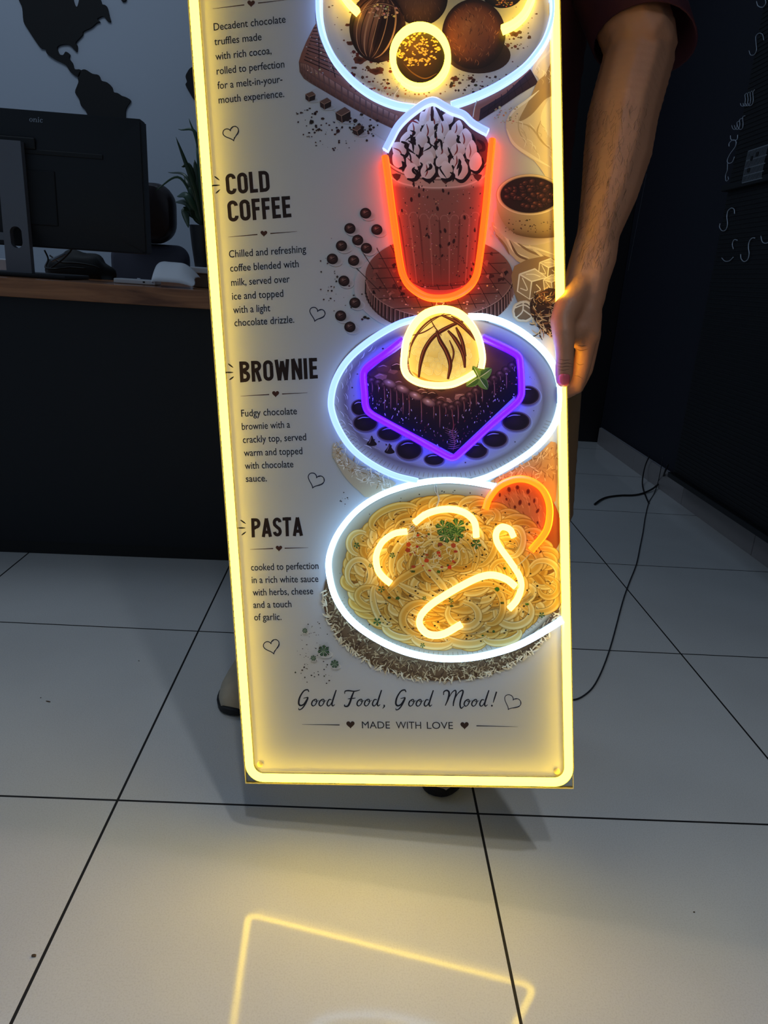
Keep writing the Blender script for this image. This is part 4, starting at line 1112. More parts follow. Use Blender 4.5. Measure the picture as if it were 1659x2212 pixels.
# ---- loose chocolate cubes and shavings on the white
def cube(A, x, y, s, a=0.0):
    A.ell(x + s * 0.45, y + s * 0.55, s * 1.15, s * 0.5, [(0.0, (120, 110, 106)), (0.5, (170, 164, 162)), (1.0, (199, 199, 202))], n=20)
    c = lambda px, py: (x + s * (px * math.cos(a) - py * math.sin(a)), y + s * (px * math.sin(a) + py * math.cos(a)))
    A.poly([c(-0.9, -0.35), c(0.25, -0.95), c(0.9, -0.45), c(-0.2, 0.1)], (112, 80, 66)); A.poly([c(-0.9, -0.35), c(-0.2, 0.1), c(-0.15, 0.95), c(-0.8, 0.5)], (64, 40, 34)); A.poly([c(-0.2, 0.1), c(0.9, -0.45), c(0.88, 0.45), c(-0.15, 0.95)], (44, 26, 22))
    A.line([c(-0.9, -0.35), c(-0.2, 0.1), c(0.9, -0.45)], s * 0.09, (176, 138, 116), 0); A.line([c(-0.2, 0.1), c(-0.15, 0.95)], s * 0.08, (150, 112, 94), 0)
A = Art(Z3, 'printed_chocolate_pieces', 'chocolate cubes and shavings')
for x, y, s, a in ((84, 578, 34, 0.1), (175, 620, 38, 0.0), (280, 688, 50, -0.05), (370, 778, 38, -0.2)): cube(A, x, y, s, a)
A.specks(60, in_ell(260, 790, 230, 110), 5, (60, 36, 28), 31, 0.8); A.specks(18, in_ell(400, 740, 90, 60), 11, (50, 28, 22), 32, 0.6); A.specks(14, in_ell(200, 760, 150, 90), 11, (54, 32, 26), 33, 0.6); A.specks(16, in_ell(60, 690, 70, 60), 6, (60, 40, 34), 34, 0.8)
A.done()
# ---- round board under the glass
A = Art(Z4, 'printed_round_board', 'round chocolate coloured board under the glass')
A.ell(800, 1260, 500, 300, [(0.0, (150, 130, 122)), (0.86, (168, 152, 144)), (1.0, (199, 199, 202))], n=48)
A.ell(825, 1275, 458, 270, [(0.0, (92, 58, 50)), (1.0, (92, 58, 50))], n=64)
A.ell(825, 1190, 455, 250, [(0.0, (110, 68, 58)), (0.8, (106, 66, 56)), (1.0, (128, 88, 78))], n=64)
for k in range(40):
    a = 0.15 + k * (2.9 / 39)
    x0, y0 = 825 + 456 * math.cos(a), 1192 + 252 * math.sin(a); x1, y1 = 825 + 458 * math.cos(a), 1278 + 266 * math.sin(a)
    A.line([(x0, y0), (x1, y1)], 5, (48, 28, 26), 0); A.line([(x0 + 9, y0 + 2), (x1 + 9, y1 - 8)], 6, (150, 110, 98), 0)
A.line([(825 + 456 * math.cos(0.1 + k * 0.075), 1192 + 252 * math.sin(0.1 + k * 0.075)) for k in range(40)], 5, (170, 130, 116), 0)
for k in range(-5, 6):
    A.line([(825 + k * 85 - 130, 1190 - 205 * math.sqrt(max(0, 1 - (k / 5.6) ** 2))), (825 + k * 85 + 60, 1190 + 215 * math.sqrt(max(0, 1 - (k / 5.6) ** 2)))], 4, (58, 32, 28), 0)
for k in range(-3, 4):
    q = 430 * math.sqrt(max(0, 1 - (k / 4.0) ** 2)); A.line([(825 - q, 1190 + k * 62 + 18), (825 + q, 1190 + k * 62 - 18)], 4, (58, 32, 28), 0)
rnd = random.Random(41)
for k in range(34):
    x, y = in_ell(520, 1220, 140, 130)(rnd) if k < 20 else in_ell(1150, 1130, 120, 110)(rnd); s = R_(rnd, 14, 40); a = R_(rnd, 0, 3)
    A.poly([(x, y), (x + s * math.cos(a), y + s * math.sin(a)), (x + s * 0.9 * math.cos(a + 0.9), y + s * 0.9 * math.sin(a + 0.9)), (x + s * 0.4 * math.cos(a + 1.6), y + s * 0.4 * math.sin(a + 1.6))], rnd.choice([(44, 22, 20), (132, 84, 72), (64, 34, 30), (158, 110, 94)]))
A.specks(70, in_ell(825, 1300, 380, 130), 5, (190, 150, 130), 42, 0.8)
A.done()
# ---- lower cloth, bowl of beans, ice cubes and shreds at the right
A = Art(Z4, 'printed_cloth', 'rumpled cream cloth below the bean bowl')
A.poly([(1150, 860), (1230, 900), (1300, 960), (1400, 980), (1545, 985), (1545, 1170), (1440, 1120), (1330, 1110), (1270, 1060), (1200, 970)], (206, 182, 146), 4)
for pts, c in (([(1160, 880), (1230, 940), (1290, 1040), (1380, 1080)], (242, 224, 190)), ([(1240, 930), (1320, 1000), (1420, 1020), (1540, 1060)], (240, 222, 188)), ([(1260, 970), (1310, 1060), (1400, 1100)], (128, 96, 66)), ([(1300, 980), (1390, 1040), (1540, 1090)], (150, 116, 80)), ([(1170, 930), (1230, 1000), (1260, 1060)], (150, 116, 80)), ([(1380, 1000), (1450, 1060), (1540, 1130)], (236, 216, 180))): A.line(pts, 14, c, 8, (0.2, 0.2))
rnd = random.Random(51)
for k in range(30):
    x, y = R_(rnd, 1150, 1290), R_(rnd, 830, 960); A.line([(x, y), (x + R_(rnd, -20, 20), y + 12), (x + R_(rnd, -20, 24), y + 30)], 3.5, (220, 186, 150), 5, (0.3, 0.3))
A.done()
A = Art(Z4, 'printed_bean_bowl', 'speckled bowl of coffee beans')
A.ell(1400, 830, 240, 170, [(0.0, (120, 90, 66)), (0.7, (170, 136, 106)), (1.0, (214, 190, 168))], n=40)
A.patch([(1180, 720), (1190, 800), (1235, 880), (1300, 935)], [(1545, 700), (1545, 790), (1545, 880), (1545, 950)], lambda s, t: mixc(mixc((206, 182, 140), (150, 116, 74), t), (90, 64, 38), max(0, t - 0.7) * 2), 10, 6, 15)
A.ell(1385, 690, 208, 128, [(0.0, (40, 22, 20)), (0.86, (46, 26, 22)), (0.9, (196, 166, 126)), (0.96, (236, 216, 178)), (1.0, (170, 138, 98))], n=48)
for k in range(64):
    x, y = in_ell(1385, 690, 160, 86)(rnd)
    A.ell(x, y, 25, 18, [(0.0, (150, 92, 74)), (0.35, (84, 44, 36)), (0.8, (48, 24, 22)), (1.0, (22, 10, 10))], rot=R_(rnd, -0.8, 0.8), off=(-0.3, -0.35), n=14)
    if k % 2: A.line([(x - 14, y + 3), (x, y - 2), (x + 14, y + 2)], 3, (24, 10, 10), 4, (0.3, 0.3))
A.specks(40, in_box(1230, 840, 1540, 930), 5, (84, 58, 36), 53)
A.done()
A = Art(Z4, 'printed_ice_cubes', 'clear ice cubes drawn in pale lines')
A.poly([(1290, 1130), (1545, 1090), (1545, 1440), (1390, 1440), (1300, 1330)], (156, 122, 86), 3)
def ice(x, y, s, a, c):
    q = lambda px, py: (x + s * (px * math.cos(a) - py * math.sin(a)), y + s * (px * math.sin(a) + py * math.cos(a)))
    f = [q(-0.8, -0.5), q(0.0, -0.15), q(0.0, 0.95), q(-0.8, 0.55)]; g = [q(0, -0.15), q(0.9, -0.5), q(0.85, 0.5), q(0, 0.95)]; t_ = [q(-0.8, -0.5), q(0.1, -0.95), q(0.9, -0.5), q(0, -0.15)]
    for P, cc in ((f, (168, 140, 106)), (g, (140, 110, 78)), (t_, (214, 192, 158))): A.poly(P, cc)
    for P in (f, g, t_): A.line(P + [P[0]], s * 0.09, c, 0)
    A.line([q(-0.6, -0.3), q(-0.2, 0.4), q(-0.65, 0.35)], s * 0.06, c, 4); A.line([q(0.3, 0.0), q(0.6, 0.3), q(0.25, 0.5)], s * 0.06, c, 4); A.line([q(-0.4, -0.55), q(0.1, -0.6), q(0.5, -0.5)], s * 0.06, c, 4)
ice(1500, 1150, 72, 0.1, (240, 226, 196)); ice(1395, 1240, 100, 0.12, (248, 236, 212)); ice(1520, 1240, 60, -0.1, (240, 226, 196))
A.ell(1345, 1410, 72, 68, [(0.0, (150, 122, 92)), (0.75, (130, 104, 80)), (0.8, (240, 226, 200)), (1.0, (214, 194, 164))], n=24, wob=0.05, seed=5)
for pts in ([(1290, 1390), (1350, 1370), (1400, 1400)], [(1345, 1345), (1340, 1410), (1300, 1450)], [(1345, 1400), (1400, 1440)]): A.line(pts, 8, (236, 222, 196), 5)
A.done()
A = Art(Z4, 'printed_shavings', 'brown and cream shredded straw by the thumb')
A.poly([(1400, 1330), (1545, 1270), (1545, 1545), (1480, 1545), (1420, 1470), (1390, 1420)], (72, 44, 30), 3)
for k in range(120):
    x, y = R_(rnd, 1390, 1545), R_(rnd, 1240, 1560)
    if x < 1400 + max(0, (1330 - y)) * 0.8: continue
    a = R_(rnd, 0, 6.28); r = R_(rnd, 14, 34)
    A.line([(x + r * math.cos(a), y + r * math.sin(a)), (x + r * 0.5 * math.cos(a + 1.3), y + r * 0.5 * math.sin(a + 1.3)), (x + r * math.cos(a + 2.6), y + r * math.sin(a + 2.6))], R_(rnd, 4, 8), rnd.choice([(206, 150, 92), (236, 200, 146), (150, 92, 50), (52, 28, 18), (222, 176, 118)]), 6, (0.3, 0.3))
A.done()
# ---- coffee beans on the white
A = Art(Z4, 'printed_coffee_beans', 'roasted coffee beans scattered on white')
for x, y in ((372, 804), (275, 898), (441, 905), (323, 970), (223, 1005), (377, 1020), (167, 1086), (298, 1096), (238, 1222), (306, 1357), (218, 1437), (275, 1506)):
    A.ell(x + 20, y + 16, 44, 30, [(0.0, (132, 122, 120)), (0.5, (172, 166, 164)), (1.0, (199, 199, 202))], n=20)
    A.ell(x, y, 35, 33, [(0.0, (168, 132, 120)), (0.22, (96, 62, 54)), (0.6, (60, 36, 32)), (0.9, (38, 22, 20)), (1.0, (26, 14, 14))], off=(-0.28, -0.3), n=24, rot=0.3)
    A.line([(x - 14, y + 10), (x + 2, y - 2), (x + 18, y - 8)], 5, (24, 12, 12), 5, (0.2, 0.2)); A.line([(x - 12, y + 5), (x + 2, y - 7), (x + 16, y - 13)], 3, (150, 116, 104), 5, (0.2, 0.2))
A.specks(22, in_ell(150, 1160, 70, 210), 5, (66, 42, 36), 61, 0.7); A.specks(14, in_ell(250, 1330, 130, 110), 5, (70, 48, 42), 62, 0.7); A.specks(3, in_box(350, 1440, 390, 1460), 10, (50, 30, 26), 63)
A.done()
# ---- glass of iced coffee
A = Art(Z4, 'printed_coffee_glass', 'glass of iced coffee with whipped cream')
GL = [(487, 440), (515, 560), (545, 780), (575, 960), (605, 1120), (640, 1225)]; GR = [(1150, 420), (1128, 560), (1100, 780), (1075, 960), (1060, 1110), (1045, 1205)]
def coffee(s, t):
    e = abs(2 * s - 1)
    if t < 0.16: c = mixc((196, 160, 142), (180, 140, 122), t / 0.16)
    elif t < 0.26: c = (206, 174, 150)
    else: c = mixc((152, 106, 88), (116, 70, 56), (t - 0.26) / 0.74)
    return mixc(c, (176, 110, 92), max(0, e - 0.72) * 1.6)
A.patch(GL, GR, coffee, 22, 8, 26)
A.poly([(640, 1222), (720, 1262), (830, 1278), (950, 1262), (1045, 1205), (1040, 1235), (960, 1290), (830, 1312), (700, 1285)], (150, 100, 88), 3)
rnd = random.Random(71)
for k in range(9):
    f = -1 + 2 * k / 8; x0, x1 = 826 + 255 * f, 838 + 200 * f
    A.line([(x0, 800 + 30 * (1 - f * f)), (x0 + (x1 - x0) * 0.3, 900 + 20 * (1 - f * f)), (x1, 1255 - 34 * f * f)], 11, (160, 112, 94) if k % 2 else (110, 68, 56), 6, (0.2, 0.2))
    if k < 8: A.line([(x0 + 5, 815 + 30 * (1 - f * f)), (x0 + 14, 790 + 34 * (1 - f * f)), (x0 + 32, 783 + 34 * (1 - f * f)), (x0 + 50, 790 + 34 * (1 - f * f)), (x0 + 60, 815 + 30 * (1 - f * f))], 6, (168, 122, 104), 8)
A.line([(516, 575), (600, 620), (720, 642), (840, 646), (980, 634), (1085, 590), (1122, 560)], 10, (230, 202, 178), 8)
A.line([(512, 490), (560, 530), (660, 570), (800, 586), (960, 572), (1070, 530), (1135, 470)], 9, (236, 214, 196), 8); A.line([(510, 505), (560, 543), (660, 582), (800, 598), (960, 585), (1070, 545), (1135, 487)], 4, (90, 56, 48), 8)
for k in range(120):
    y = R_(rnd, 600, 1230); h_w = 290 - (y - 600) * 0.13; x = 832 + R_(rnd, -1, 1) * h_w * 0.92; s = R_(rnd, 3, 7) if k > 26 else R_(rnd, 9, 17)
    A.ell(x, y, s * 0.55, s, [(0.2, (46, 22, 18)), (1, (70, 38, 30))], rot=R_(rnd, -0.6, 0.6), n=8)
A.specks(90, in_box(600, 660, 1050, 1230), 3, (216, 180, 156), 72)
for x in (560, 660, 760, 860, 960, 1060): A.poly([(x - 26, 566 + 18 * math.cos((x - 820) / 150)), (x + 30, 568 + 18 * math.cos((x - 820) / 150)), (x + 6, 608 + 18 * math.cos((x - 820) / 150))], (86, 46, 36), 2)
A.poly([(505, 480), (520, 400), (560, 330), (600, 270), (650, 215), (720, 165), (788, 118), (860, 150), (930, 180), (1000, 225), (1060, 280), (1120, 350), (1135, 430), (1110, 500), (1020, 550), (900, 578), (760, 578), (620, 548)], (96, 52, 44), 3)
def petal(x, y, w, hgt, a):
    q = lambda px, py: (x + px * w * math.cos(a) - py * hgt * math.sin(a), y + px * w * math.sin(a) + py * hgt * math.cos(a))
    P = [q(0, -1), q(0.55, -0.45), q(0.75, 0.2), q(0.4, 0.85), q(0, 1), q(-0.5, 0.8), q(-0.75, 0.15), q(-0.5, -0.5)]
    n = len(P); pts = [tuple(v[:2]) for v in catmull([(a_, b_, 0) for a_, b_ in P], 4, True)]
    A.poly(pts, None, cols=[mixc((252, 244, 230), (214, 190, 164), max(0, math.sin(6.283 * i / len(pts) - 0.6))) for i in range(len(pts))])
    A.line([q(0.62, -0.45), q(0.8, 0.2), q(0.42, 0.9), q(0, 1.06), q(-0.52, 0.85)], w * 0.36, (40, 14, 14), 5, (0.4, 0.4))
    if rnd.random() < 0.6: A.line([q(-0.3, -0.6), q(-0.1, 0.1), q(-0.25, 0.7)], w * 0.13, (150, 56, 44), 5, (0.3, 0.3))
rows = [(165, 788, 1), (225, 735, 3), (290, 680, 4), (355, 625, 5), (420, 585, 6), (480, 575, 6), (535, 650, 4)]
for y, x0, n in rows:
    x1 = 1600 - x0 if n > 1 else x0
    for k in range(n):
        x = x0 + (x1 + 20 - x0) * (k / max(1, n - 1)) if n > 1 else x0
        petal(x + R_(rnd, -12, 12), y + R_(rnd, -12, 12), R_(rnd, 50, 68), R_(rnd, 50, 66), (x - 810) * 0.0016 + R_(rnd, -0.45, 0.45))
for k in range(26):
    x, y = in_ell(810, 400, 260, 160)(rnd)
    A.line([(x, y), (x + R_(rnd, -30, 30), y + R_(rnd, 15, 35)), (x + R_(rnd, -40, 40), y + R_(rnd, 40, 80))], R_(rnd, 9, 20), (38, 14, 14), 6, (0.2, 0.2))
for k, f in enumerate((-0.9, -0.5, -0.1, 0.35, 0.8)):
    A.line([(788 + 10 * f, 125), (788 + 45 * f, 175), (790 + 75 * f, 235)], 20, ((252, 242, 228), (236, 206, 180), (60, 24, 20), (250, 240, 226), (48, 20, 18))[k], 6, (0.1, 0.7))
A.line([(1060, 350), (1095, 375), (1100, 410), (1070, 420)], 22, (58, 18, 20), 6, (0.4, 0.4))
A.line([(620, 250), (660, 235), (700, 250)], 10, (150, 40, 36), 5, (0.3, 0.3))
A.done()
# ---- woven mats behind the lower plates
def weave(A, n, where, seed, cols, w=(3, 7), r=(10, 28)):
    rnd = random.Random(seed)
    for _ in range(n):
        x, y = where(rnd); a = R_(rnd, 0, 6.28); q = R_(rnd, *r)
        A.line([(x + q * math.cos(a), y + q * math.sin(a)), (x + 0.45 * q * math.cos(a + 1.2), y + 0.45 * q * math.sin(a + 1.2)), (x + q * math.cos(a + 2.4), y + q * math.sin(a + 2.4))], R_(rnd, *w), rnd.choice(cols), 5, (0.4, 0.4))
A = Art(Z5, 'printed_lace_mat', 'cream lace mat between the two lower plates')
A.poly([(175, 960), (215, 1010), (300, 1080), (430, 1160), (560, 1215), (400, 1300), (330, 1260), (250, 1180), (205, 1110), (170, 1040)], (206, 186, 152), 3)
A2 = Art(Z5, 'printed_lace_mat', 'amber lit lace at the right between the plates')
A2.poly([(1545, 960), (1430, 1040), (1300, 1120), (1140, 1200), (1250, 1210), (1400, 1230), (1470, 1290), (1545, 1320)], (196, 140, 86), 3)
weave(A, 150, lambda r: (lambda x: (x, 980 + (x - 180) * 0.62 + r.uniform(-10, 105)))(r.uniform(185, 520)), 81, [(246, 234, 208), (250, 240, 218), (176, 138, 90), (222, 200, 160)], (3, 7))
weave(A2, 150, lambda r: (lambda x: (x, 1190 - (x - 1150) * 0.5 + r.uniform(-15, 190)))(r.uniform(1170, 1545)), 82, [(232, 186, 130), (246, 208, 156), (140, 86, 44), (166, 108, 60)], (3, 6))
weave(A, 26, in_box(160, 950, 230, 1060), 83, [(206, 170, 110), (226, 200, 150)], (3, 5), (6, 16))
A.done(); A2.done()
# ---- brownie plate
A = Art(Z5, 'printed_plate', 'speckled plate under the brownie')
A.ell(858, 690, 712, 510, [(0.0, (182, 176, 176)), (0.7, (182, 174, 174)), (0.82, (170, 158, 154)), (0.86, (132, 116, 106)), (0.92, (170, 156, 142)), (0.975, (190, 178, 160)), (1.0, (112, 94, 76))], n=72)
for k in range(60):
    a = 0.3 + k * 0.043
    A.line([(858 + 655 * math.cos(a), 690 + 462 * math.sin(a)), (858 + 690 * math.cos(a), 690 + 492 * math.sin(a))], 4, (150, 128, 104), 0)
rnd = random.Random(91)
for k in range(60):
    a = R_(rnd, 2.2, 3.9); f = R_(rnd, 0.82, 0.94)
    A.line([(858 + 712 * f * math.cos(a), 690 + 510 * f * math.sin(a)), (858 + 712 * f * math.cos(a + 0.04), 690 + 510 * f * math.sin(a + 0.04)), (858 + 712 * (f + 0.02) * math.cos(a + 0.09), 690 + 510 * (f + 0.02) * math.sin(a + 0.09))], 4, rnd.choice([(236, 226, 210), (150, 134, 122), (186, 172, 158)]), 4, (0.3, 0.3))
A.specks(130, in_ell(858, 690, 590, 420, 0.6, 1.0), 5, (62, 42, 50), 92, 0.7)
A.done()
A = Art(Z5, 'printed_brownie', 'dark brownie with chocolate sauce pools')
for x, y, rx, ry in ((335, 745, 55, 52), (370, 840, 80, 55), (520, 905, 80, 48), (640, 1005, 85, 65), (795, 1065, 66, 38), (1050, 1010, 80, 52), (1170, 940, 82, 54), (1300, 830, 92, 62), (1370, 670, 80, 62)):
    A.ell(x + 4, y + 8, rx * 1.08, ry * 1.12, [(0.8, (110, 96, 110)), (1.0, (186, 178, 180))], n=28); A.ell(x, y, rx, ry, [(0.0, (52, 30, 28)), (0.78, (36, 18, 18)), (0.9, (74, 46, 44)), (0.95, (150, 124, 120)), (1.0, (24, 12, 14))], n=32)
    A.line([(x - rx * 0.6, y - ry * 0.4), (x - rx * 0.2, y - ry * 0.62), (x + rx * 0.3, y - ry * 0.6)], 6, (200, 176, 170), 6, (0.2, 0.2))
for x, y in ((410, 955), (520, 1003)):
    A.poly([(x, y - 38), (x + 14, y - 8), (x + 32, y + 18), (x, y + 28), (x - 32, y + 16), (x - 14, y - 10)], (44, 24, 20), 3); A.line([(x - 2, y - 30), (x - 10, y - 4), (x - 18, y + 12)], 5, (150, 116, 100), 4, (0.2, 0.2))
TL, TT, TRc, TB = (365, 545), (640, 340), (1320, 440), (905, 730)
A.poly([(365, 545), (640, 340), (1000, 300), (1180, 350), (1320, 440), (1318, 650), (915, 1030), (640, 890), (385, 750)], (34, 16, 18))
A.patch([(365, 545), (375, 650), (388, 752)], [(905, 730), (910, 880), (915, 1032)], lambda s, t: mixc((58, 30, 28), (24, 12, 14), t), 8)
A.patch([(905, 730), (910, 880), (915, 1032)], [(1320, 440), (1320, 560), (1318, 650)], lambda s, t: mixc((50, 24, 26), (20, 8, 12), t), 8)
A.poly([(365, 545), (480, 450), (640, 350), (800, 320), (1000, 310), (1180, 360), (1320, 440), (1150, 570), (905, 740), (700, 680), (520, 620)], (84, 48, 42))
for k in range(46):
    s, t = rnd.random(), rnd.random()
    x = TL[0] + (TT[0] - TL[0]) * s + (TB[0] - TL[0]) * t + 60 * s * t; y = TL[1] + (TT[1] - TL[1]) * s + (TB[1] - TL[1]) * t + 60 * s * t
    c = rnd.choice([(120, 74, 64), (52, 26, 24), (96, 54, 48), (146, 96, 84)]); r = R_(rnd, 26, 52); a = R_(rnd, 0, 6)
    A.poly([(x + r * math.cos(a + 6.283 * i / 5) * R_(rnd, 0.7, 1.1), y + 0.55 * r * math.sin(a + 6.283 * i / 5)) for i in range(5)], c); A.line([(x - r * 0.6, y - 6), (x, y - r * 0.34), (x + r * 0.5, y - r * 0.2)], 4, (196, 150, 134), 4, (0.3, 0.3))
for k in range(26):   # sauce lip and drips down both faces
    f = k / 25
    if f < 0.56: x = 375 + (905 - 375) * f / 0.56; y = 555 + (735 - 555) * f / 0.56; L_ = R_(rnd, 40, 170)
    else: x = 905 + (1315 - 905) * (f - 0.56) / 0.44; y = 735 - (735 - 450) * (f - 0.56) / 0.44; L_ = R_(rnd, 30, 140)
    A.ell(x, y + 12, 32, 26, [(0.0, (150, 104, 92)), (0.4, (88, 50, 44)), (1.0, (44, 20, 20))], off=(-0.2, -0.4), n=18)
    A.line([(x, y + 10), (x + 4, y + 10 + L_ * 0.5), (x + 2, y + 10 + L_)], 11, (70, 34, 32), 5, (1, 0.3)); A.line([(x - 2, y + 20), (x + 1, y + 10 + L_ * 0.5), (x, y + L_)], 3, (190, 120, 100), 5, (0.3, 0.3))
for x, y in ((520, 595), (600, 630), (680, 672), (760, 712)): A.ell(x, y, 46, 24, [(0.0, (236, 206, 196)), (0.3, (170, 124, 112)), (1.0, (80, 44, 40))], off=(-0.1, -0.3), rot=0.4, n=20)
for k in range(190):
    s = rnd.random(); t = rnd.random()
    if rnd.random() < 0.55: x, y = 385 + 520 * s, 590 + 175 * s + t * (170 + 90 * s)
    else: x, y = 915 + 390 * s, 770 - 290 * s + t * (240 - 60 * s)
    A.line([(x, y), (x + R_(rnd, -6, 6), y + R_(rnd, 3, 14))], R_(rnd, 3, 6), rnd.choice([(206, 160, 148), (150, 96, 90), (226, 196, 190), (120, 40, 44)]), 0)
A.line([(905, 760), (915, 860), (905, 900), (922, 960), (912, 1010)], 7, (150, 70, 60), 5, (0.3, 0.3))
for k in range(10): A.line([(880 + R_(rnd, -20, 20), 870 + k * 14), (915, 890 + k * 12), (945 + R_(rnd, -15, 15), 870 + k * 13)], 4, (168, 110, 96), 3, (0.3, 0.3))
A.done()
A = Art(Z5, 'printed_ice_cream_scoop', 'vanilla ice cream scoop with chocolate drizzle')
A.poly([(640, 480), (640, 380), (690, 270), (760, 190), (850, 155), (940, 180), (1010, 260), (1060, 360), (1070, 450), (1040, 520), (960, 570), (850, 590), (720, 580), (660, 540)], (240, 212, 140), 4)
A.ell(790, 300, 150, 130, [(0.0, (252, 236, 196)), (0.6, (250, 228, 172)), (1.0, (240, 212, 140))], n=24)
for k in range(64):
    x, y = in_ell(855, 400, 180, 165)(rnd); r = R_(rnd, 20, 42); a = R_(rnd, 0, 3)
    A.ell(x, y, r, r * 0.7, [(0.0, (250, 232, 184)), (0.8, (244, 218, 150)), (0.92, (252, 240, 206)), (1.0, (204, 160, 80))], rot=a, n=9, wob=0.16, seed=k)
A.poly([(655, 520), (760, 575), (900, 580), (1040, 520), (1000, 565), (880, 596), (740, 588)], (206, 156, 66), 3)
for pts, w in (([(700, 560), (712, 470), (740, 380), (800, 300), (900, 240), (980, 210)], 26), ([(880, 570), (895, 480), (870, 400), (830, 330), (810, 270)], 28), ([(985, 500), (975, 420), (930, 330), (880, 270)], 26), ([(1050, 330), (1000, 270), (930, 215), (840, 175)], 22), ([(990, 430), (965, 330), (930, 250)], 22), ([(640, 440), (660, 340), (720, 250), (800, 190), (900, 170)], 10), ([(660, 300), (730, 280), (800, 240)], 8), ([(640, 400), (690, 300), (770, 220), (860, 165)], 6), ([(1030, 300), (960, 220), (900, 180)], 14), ([(770, 195), (800, 250), (840, 300)], 7), ([(905, 470), (915, 400), (890, 330)], 12)):
    A.line(pts, w, (74, 30, 24), 8, (0.5, 0.5)); A.line([(x - w * 0.14, y - 2) for x, y in pts], w * 0.2, (150, 84, 66), 8, (0.2, 0.2))
A.done()
def herb_leaf(A, x, y, l, w, a, c1, c2):
    q = lambda px, py: (x + px * math.cos(a) - py * math.sin(a), y + px * math.sin(a) + py * math.cos(a))
    A.poly([q(0, 0), q(l * 0.3, -w), q(l * 0.7, -w * 0.8), q(l, 0), q(l * 0.7, w * 0.8), q(l * 0.3, w)], c1, 4); A.poly([q(0, 0), q(l * 0.35, -w * 0.8), q(l * 0.7, -w * 0.6), q(l, 0)], c2, 4); A.line([q(0, 0), q(l * 0.5, w * 0.06), q(l * 0.95, 0)], w * 0.12, (206, 216, 150), 4, (0.6, 0.2))
A = Art(Z5, 'printed_mint_sprig', 'green mint sprig beside the scoop')
for l, w, a in ((95, 34, -0.62), (90, 30, 0.95), (95, 30, 2.55), (80, 24, -2.05)): herb_leaf(A, 1072, 560, l, w, a, (104, 140, 52), (62, 96, 36))
A.ell(1072, 562, 10, 10, [(0.0, (190, 210, 110)), (1.0, (110, 140, 60))], n=10)
A.done()
# ---- pasta
A = Art(Z6, 'printed_woven_mat', 'woven straw mat under the pasta plate')
A.ell(815, 800, 708, 500, [(0.0, (126, 98, 70)), (0.8, (126, 98, 70)), (1.0, (104, 76, 50))], n=72)
def rimw(r):
    a = r.uniform(0.05, 3.25); f = r.uniform(0.80, 1.0); return 815 + 708 * f * math.cos(a), 800 + 500 * f * math.sin(a)
weave(A, 900, rimw, 101, [(226, 204, 160), (206, 182, 138), (92, 64, 40), (176, 146, 104), (70, 46, 30)], (2.5, 5.5), (10, 24))
weave(A, 150, lambda r: (lambda a: (815 + 702 * math.cos(a), 800 + 496 * math.sin(a)))(r.uniform(0.1, 3.25)), 102, [(248, 236, 206), (228, 206, 166)], (5, 9), (14, 26))
A.done()
A = Art(Z6, 'printed_plate', 'speckled cream plate under the pasta')
A.ell(845, 640, 718, 528, [(0.0, (160, 150, 134)), (0.78, (168, 158, 140)), (0.84, (142, 128, 98)), (0.9, (178, 168, 140)), (0.965, (200, 192, 172)), (1.0, (120, 106, 80))], n=72)
for k in range(56):
    a = 0.4 + k * 0.043
    A.line([(845 + 664 * math.cos(a), 640 + 486 * math.sin(a)), (845 + 694 * math.cos(a), 640 + 508 * math.sin(a))], 4, (162, 144, 112), 0)
A.specks(110, in_ell(845, 640, 650, 480, 0.8, 1.0), 4.5, (60, 48, 38), 103, 0.6)
A.done()
A = Art(Z6, 'printed_bread_slice', 'toasted bread slice at the plate edge')
A.poly([(1075, 260), (1120, 170), (1200, 115), (1300, 105), (1400, 150), (1465, 210), (1510, 300), (1530, 420), (1490, 520), (1420, 550), (1340, 520), (1260, 400), (1160, 320)], (150, 78, 34), 4)
A.poly([(1080, 255), (1130, 170), (1210, 122), (1300, 112), (1390, 155), (1440, 240), (1450, 360), (1420, 470), (1350, 520), (1270, 410), (1170, 320)], (204, 136, 76), 4)
rnd = random.Random(111)
for k in range(110):
    x, y = in_ell(1285, 300, 150, 180)(rnd); A.line([(x, y), (x + R_(rnd, 4, 16), y + R_(rnd, 8, 24)), (x + R_(rnd, 4, 24), y + R_(rnd, 24, 50))], R_(rnd, 3, 7), rnd.choice([(232, 172, 106), (170, 100, 48), (220, 156, 92)]), 4, (0.3, 0.3))
for x, y, r, s in ((1215, 158, 14, 20), (1265, 145, 14, 16), (1328, 170, 13, 20), (1280, 235, 13, 22), (1250, 262, 10, 14), (1300, 330, 11, 9), (1385, 285, 10, 20), (1365, 225, 9, 18), (1335, 245, 8, 12), (1200, 215, 9, 12), (1330, 460, 9, 12), (1365, 420, 9, 12), (1385, 355, 8, 12), (1160, 190, 8, 16)):
    A.ell(x, y, r, s, [(0.0, (88, 38, 20)), (0.7, (130, 62, 30)), (1.0, (226, 146, 80))], rot=R_(rnd, -0.3, 0.6), n=14)
A.done()
A = Art(Z6, 'printed_pasta', 'heap of creamy ribbon pasta')
A.poly([(235, 600), (270, 500), (360, 380), (480, 290), (620, 225), (800, 200), (1000, 225), (1160, 320), (1300, 430), (1480, 570), (1510, 650), (1510, 740), (1420, 880), (1280, 1000), (1000, 1090), (800, 1100), (600, 1040), (440, 960), (310, 860), (250, 720)], (150, 98, 32), 4)
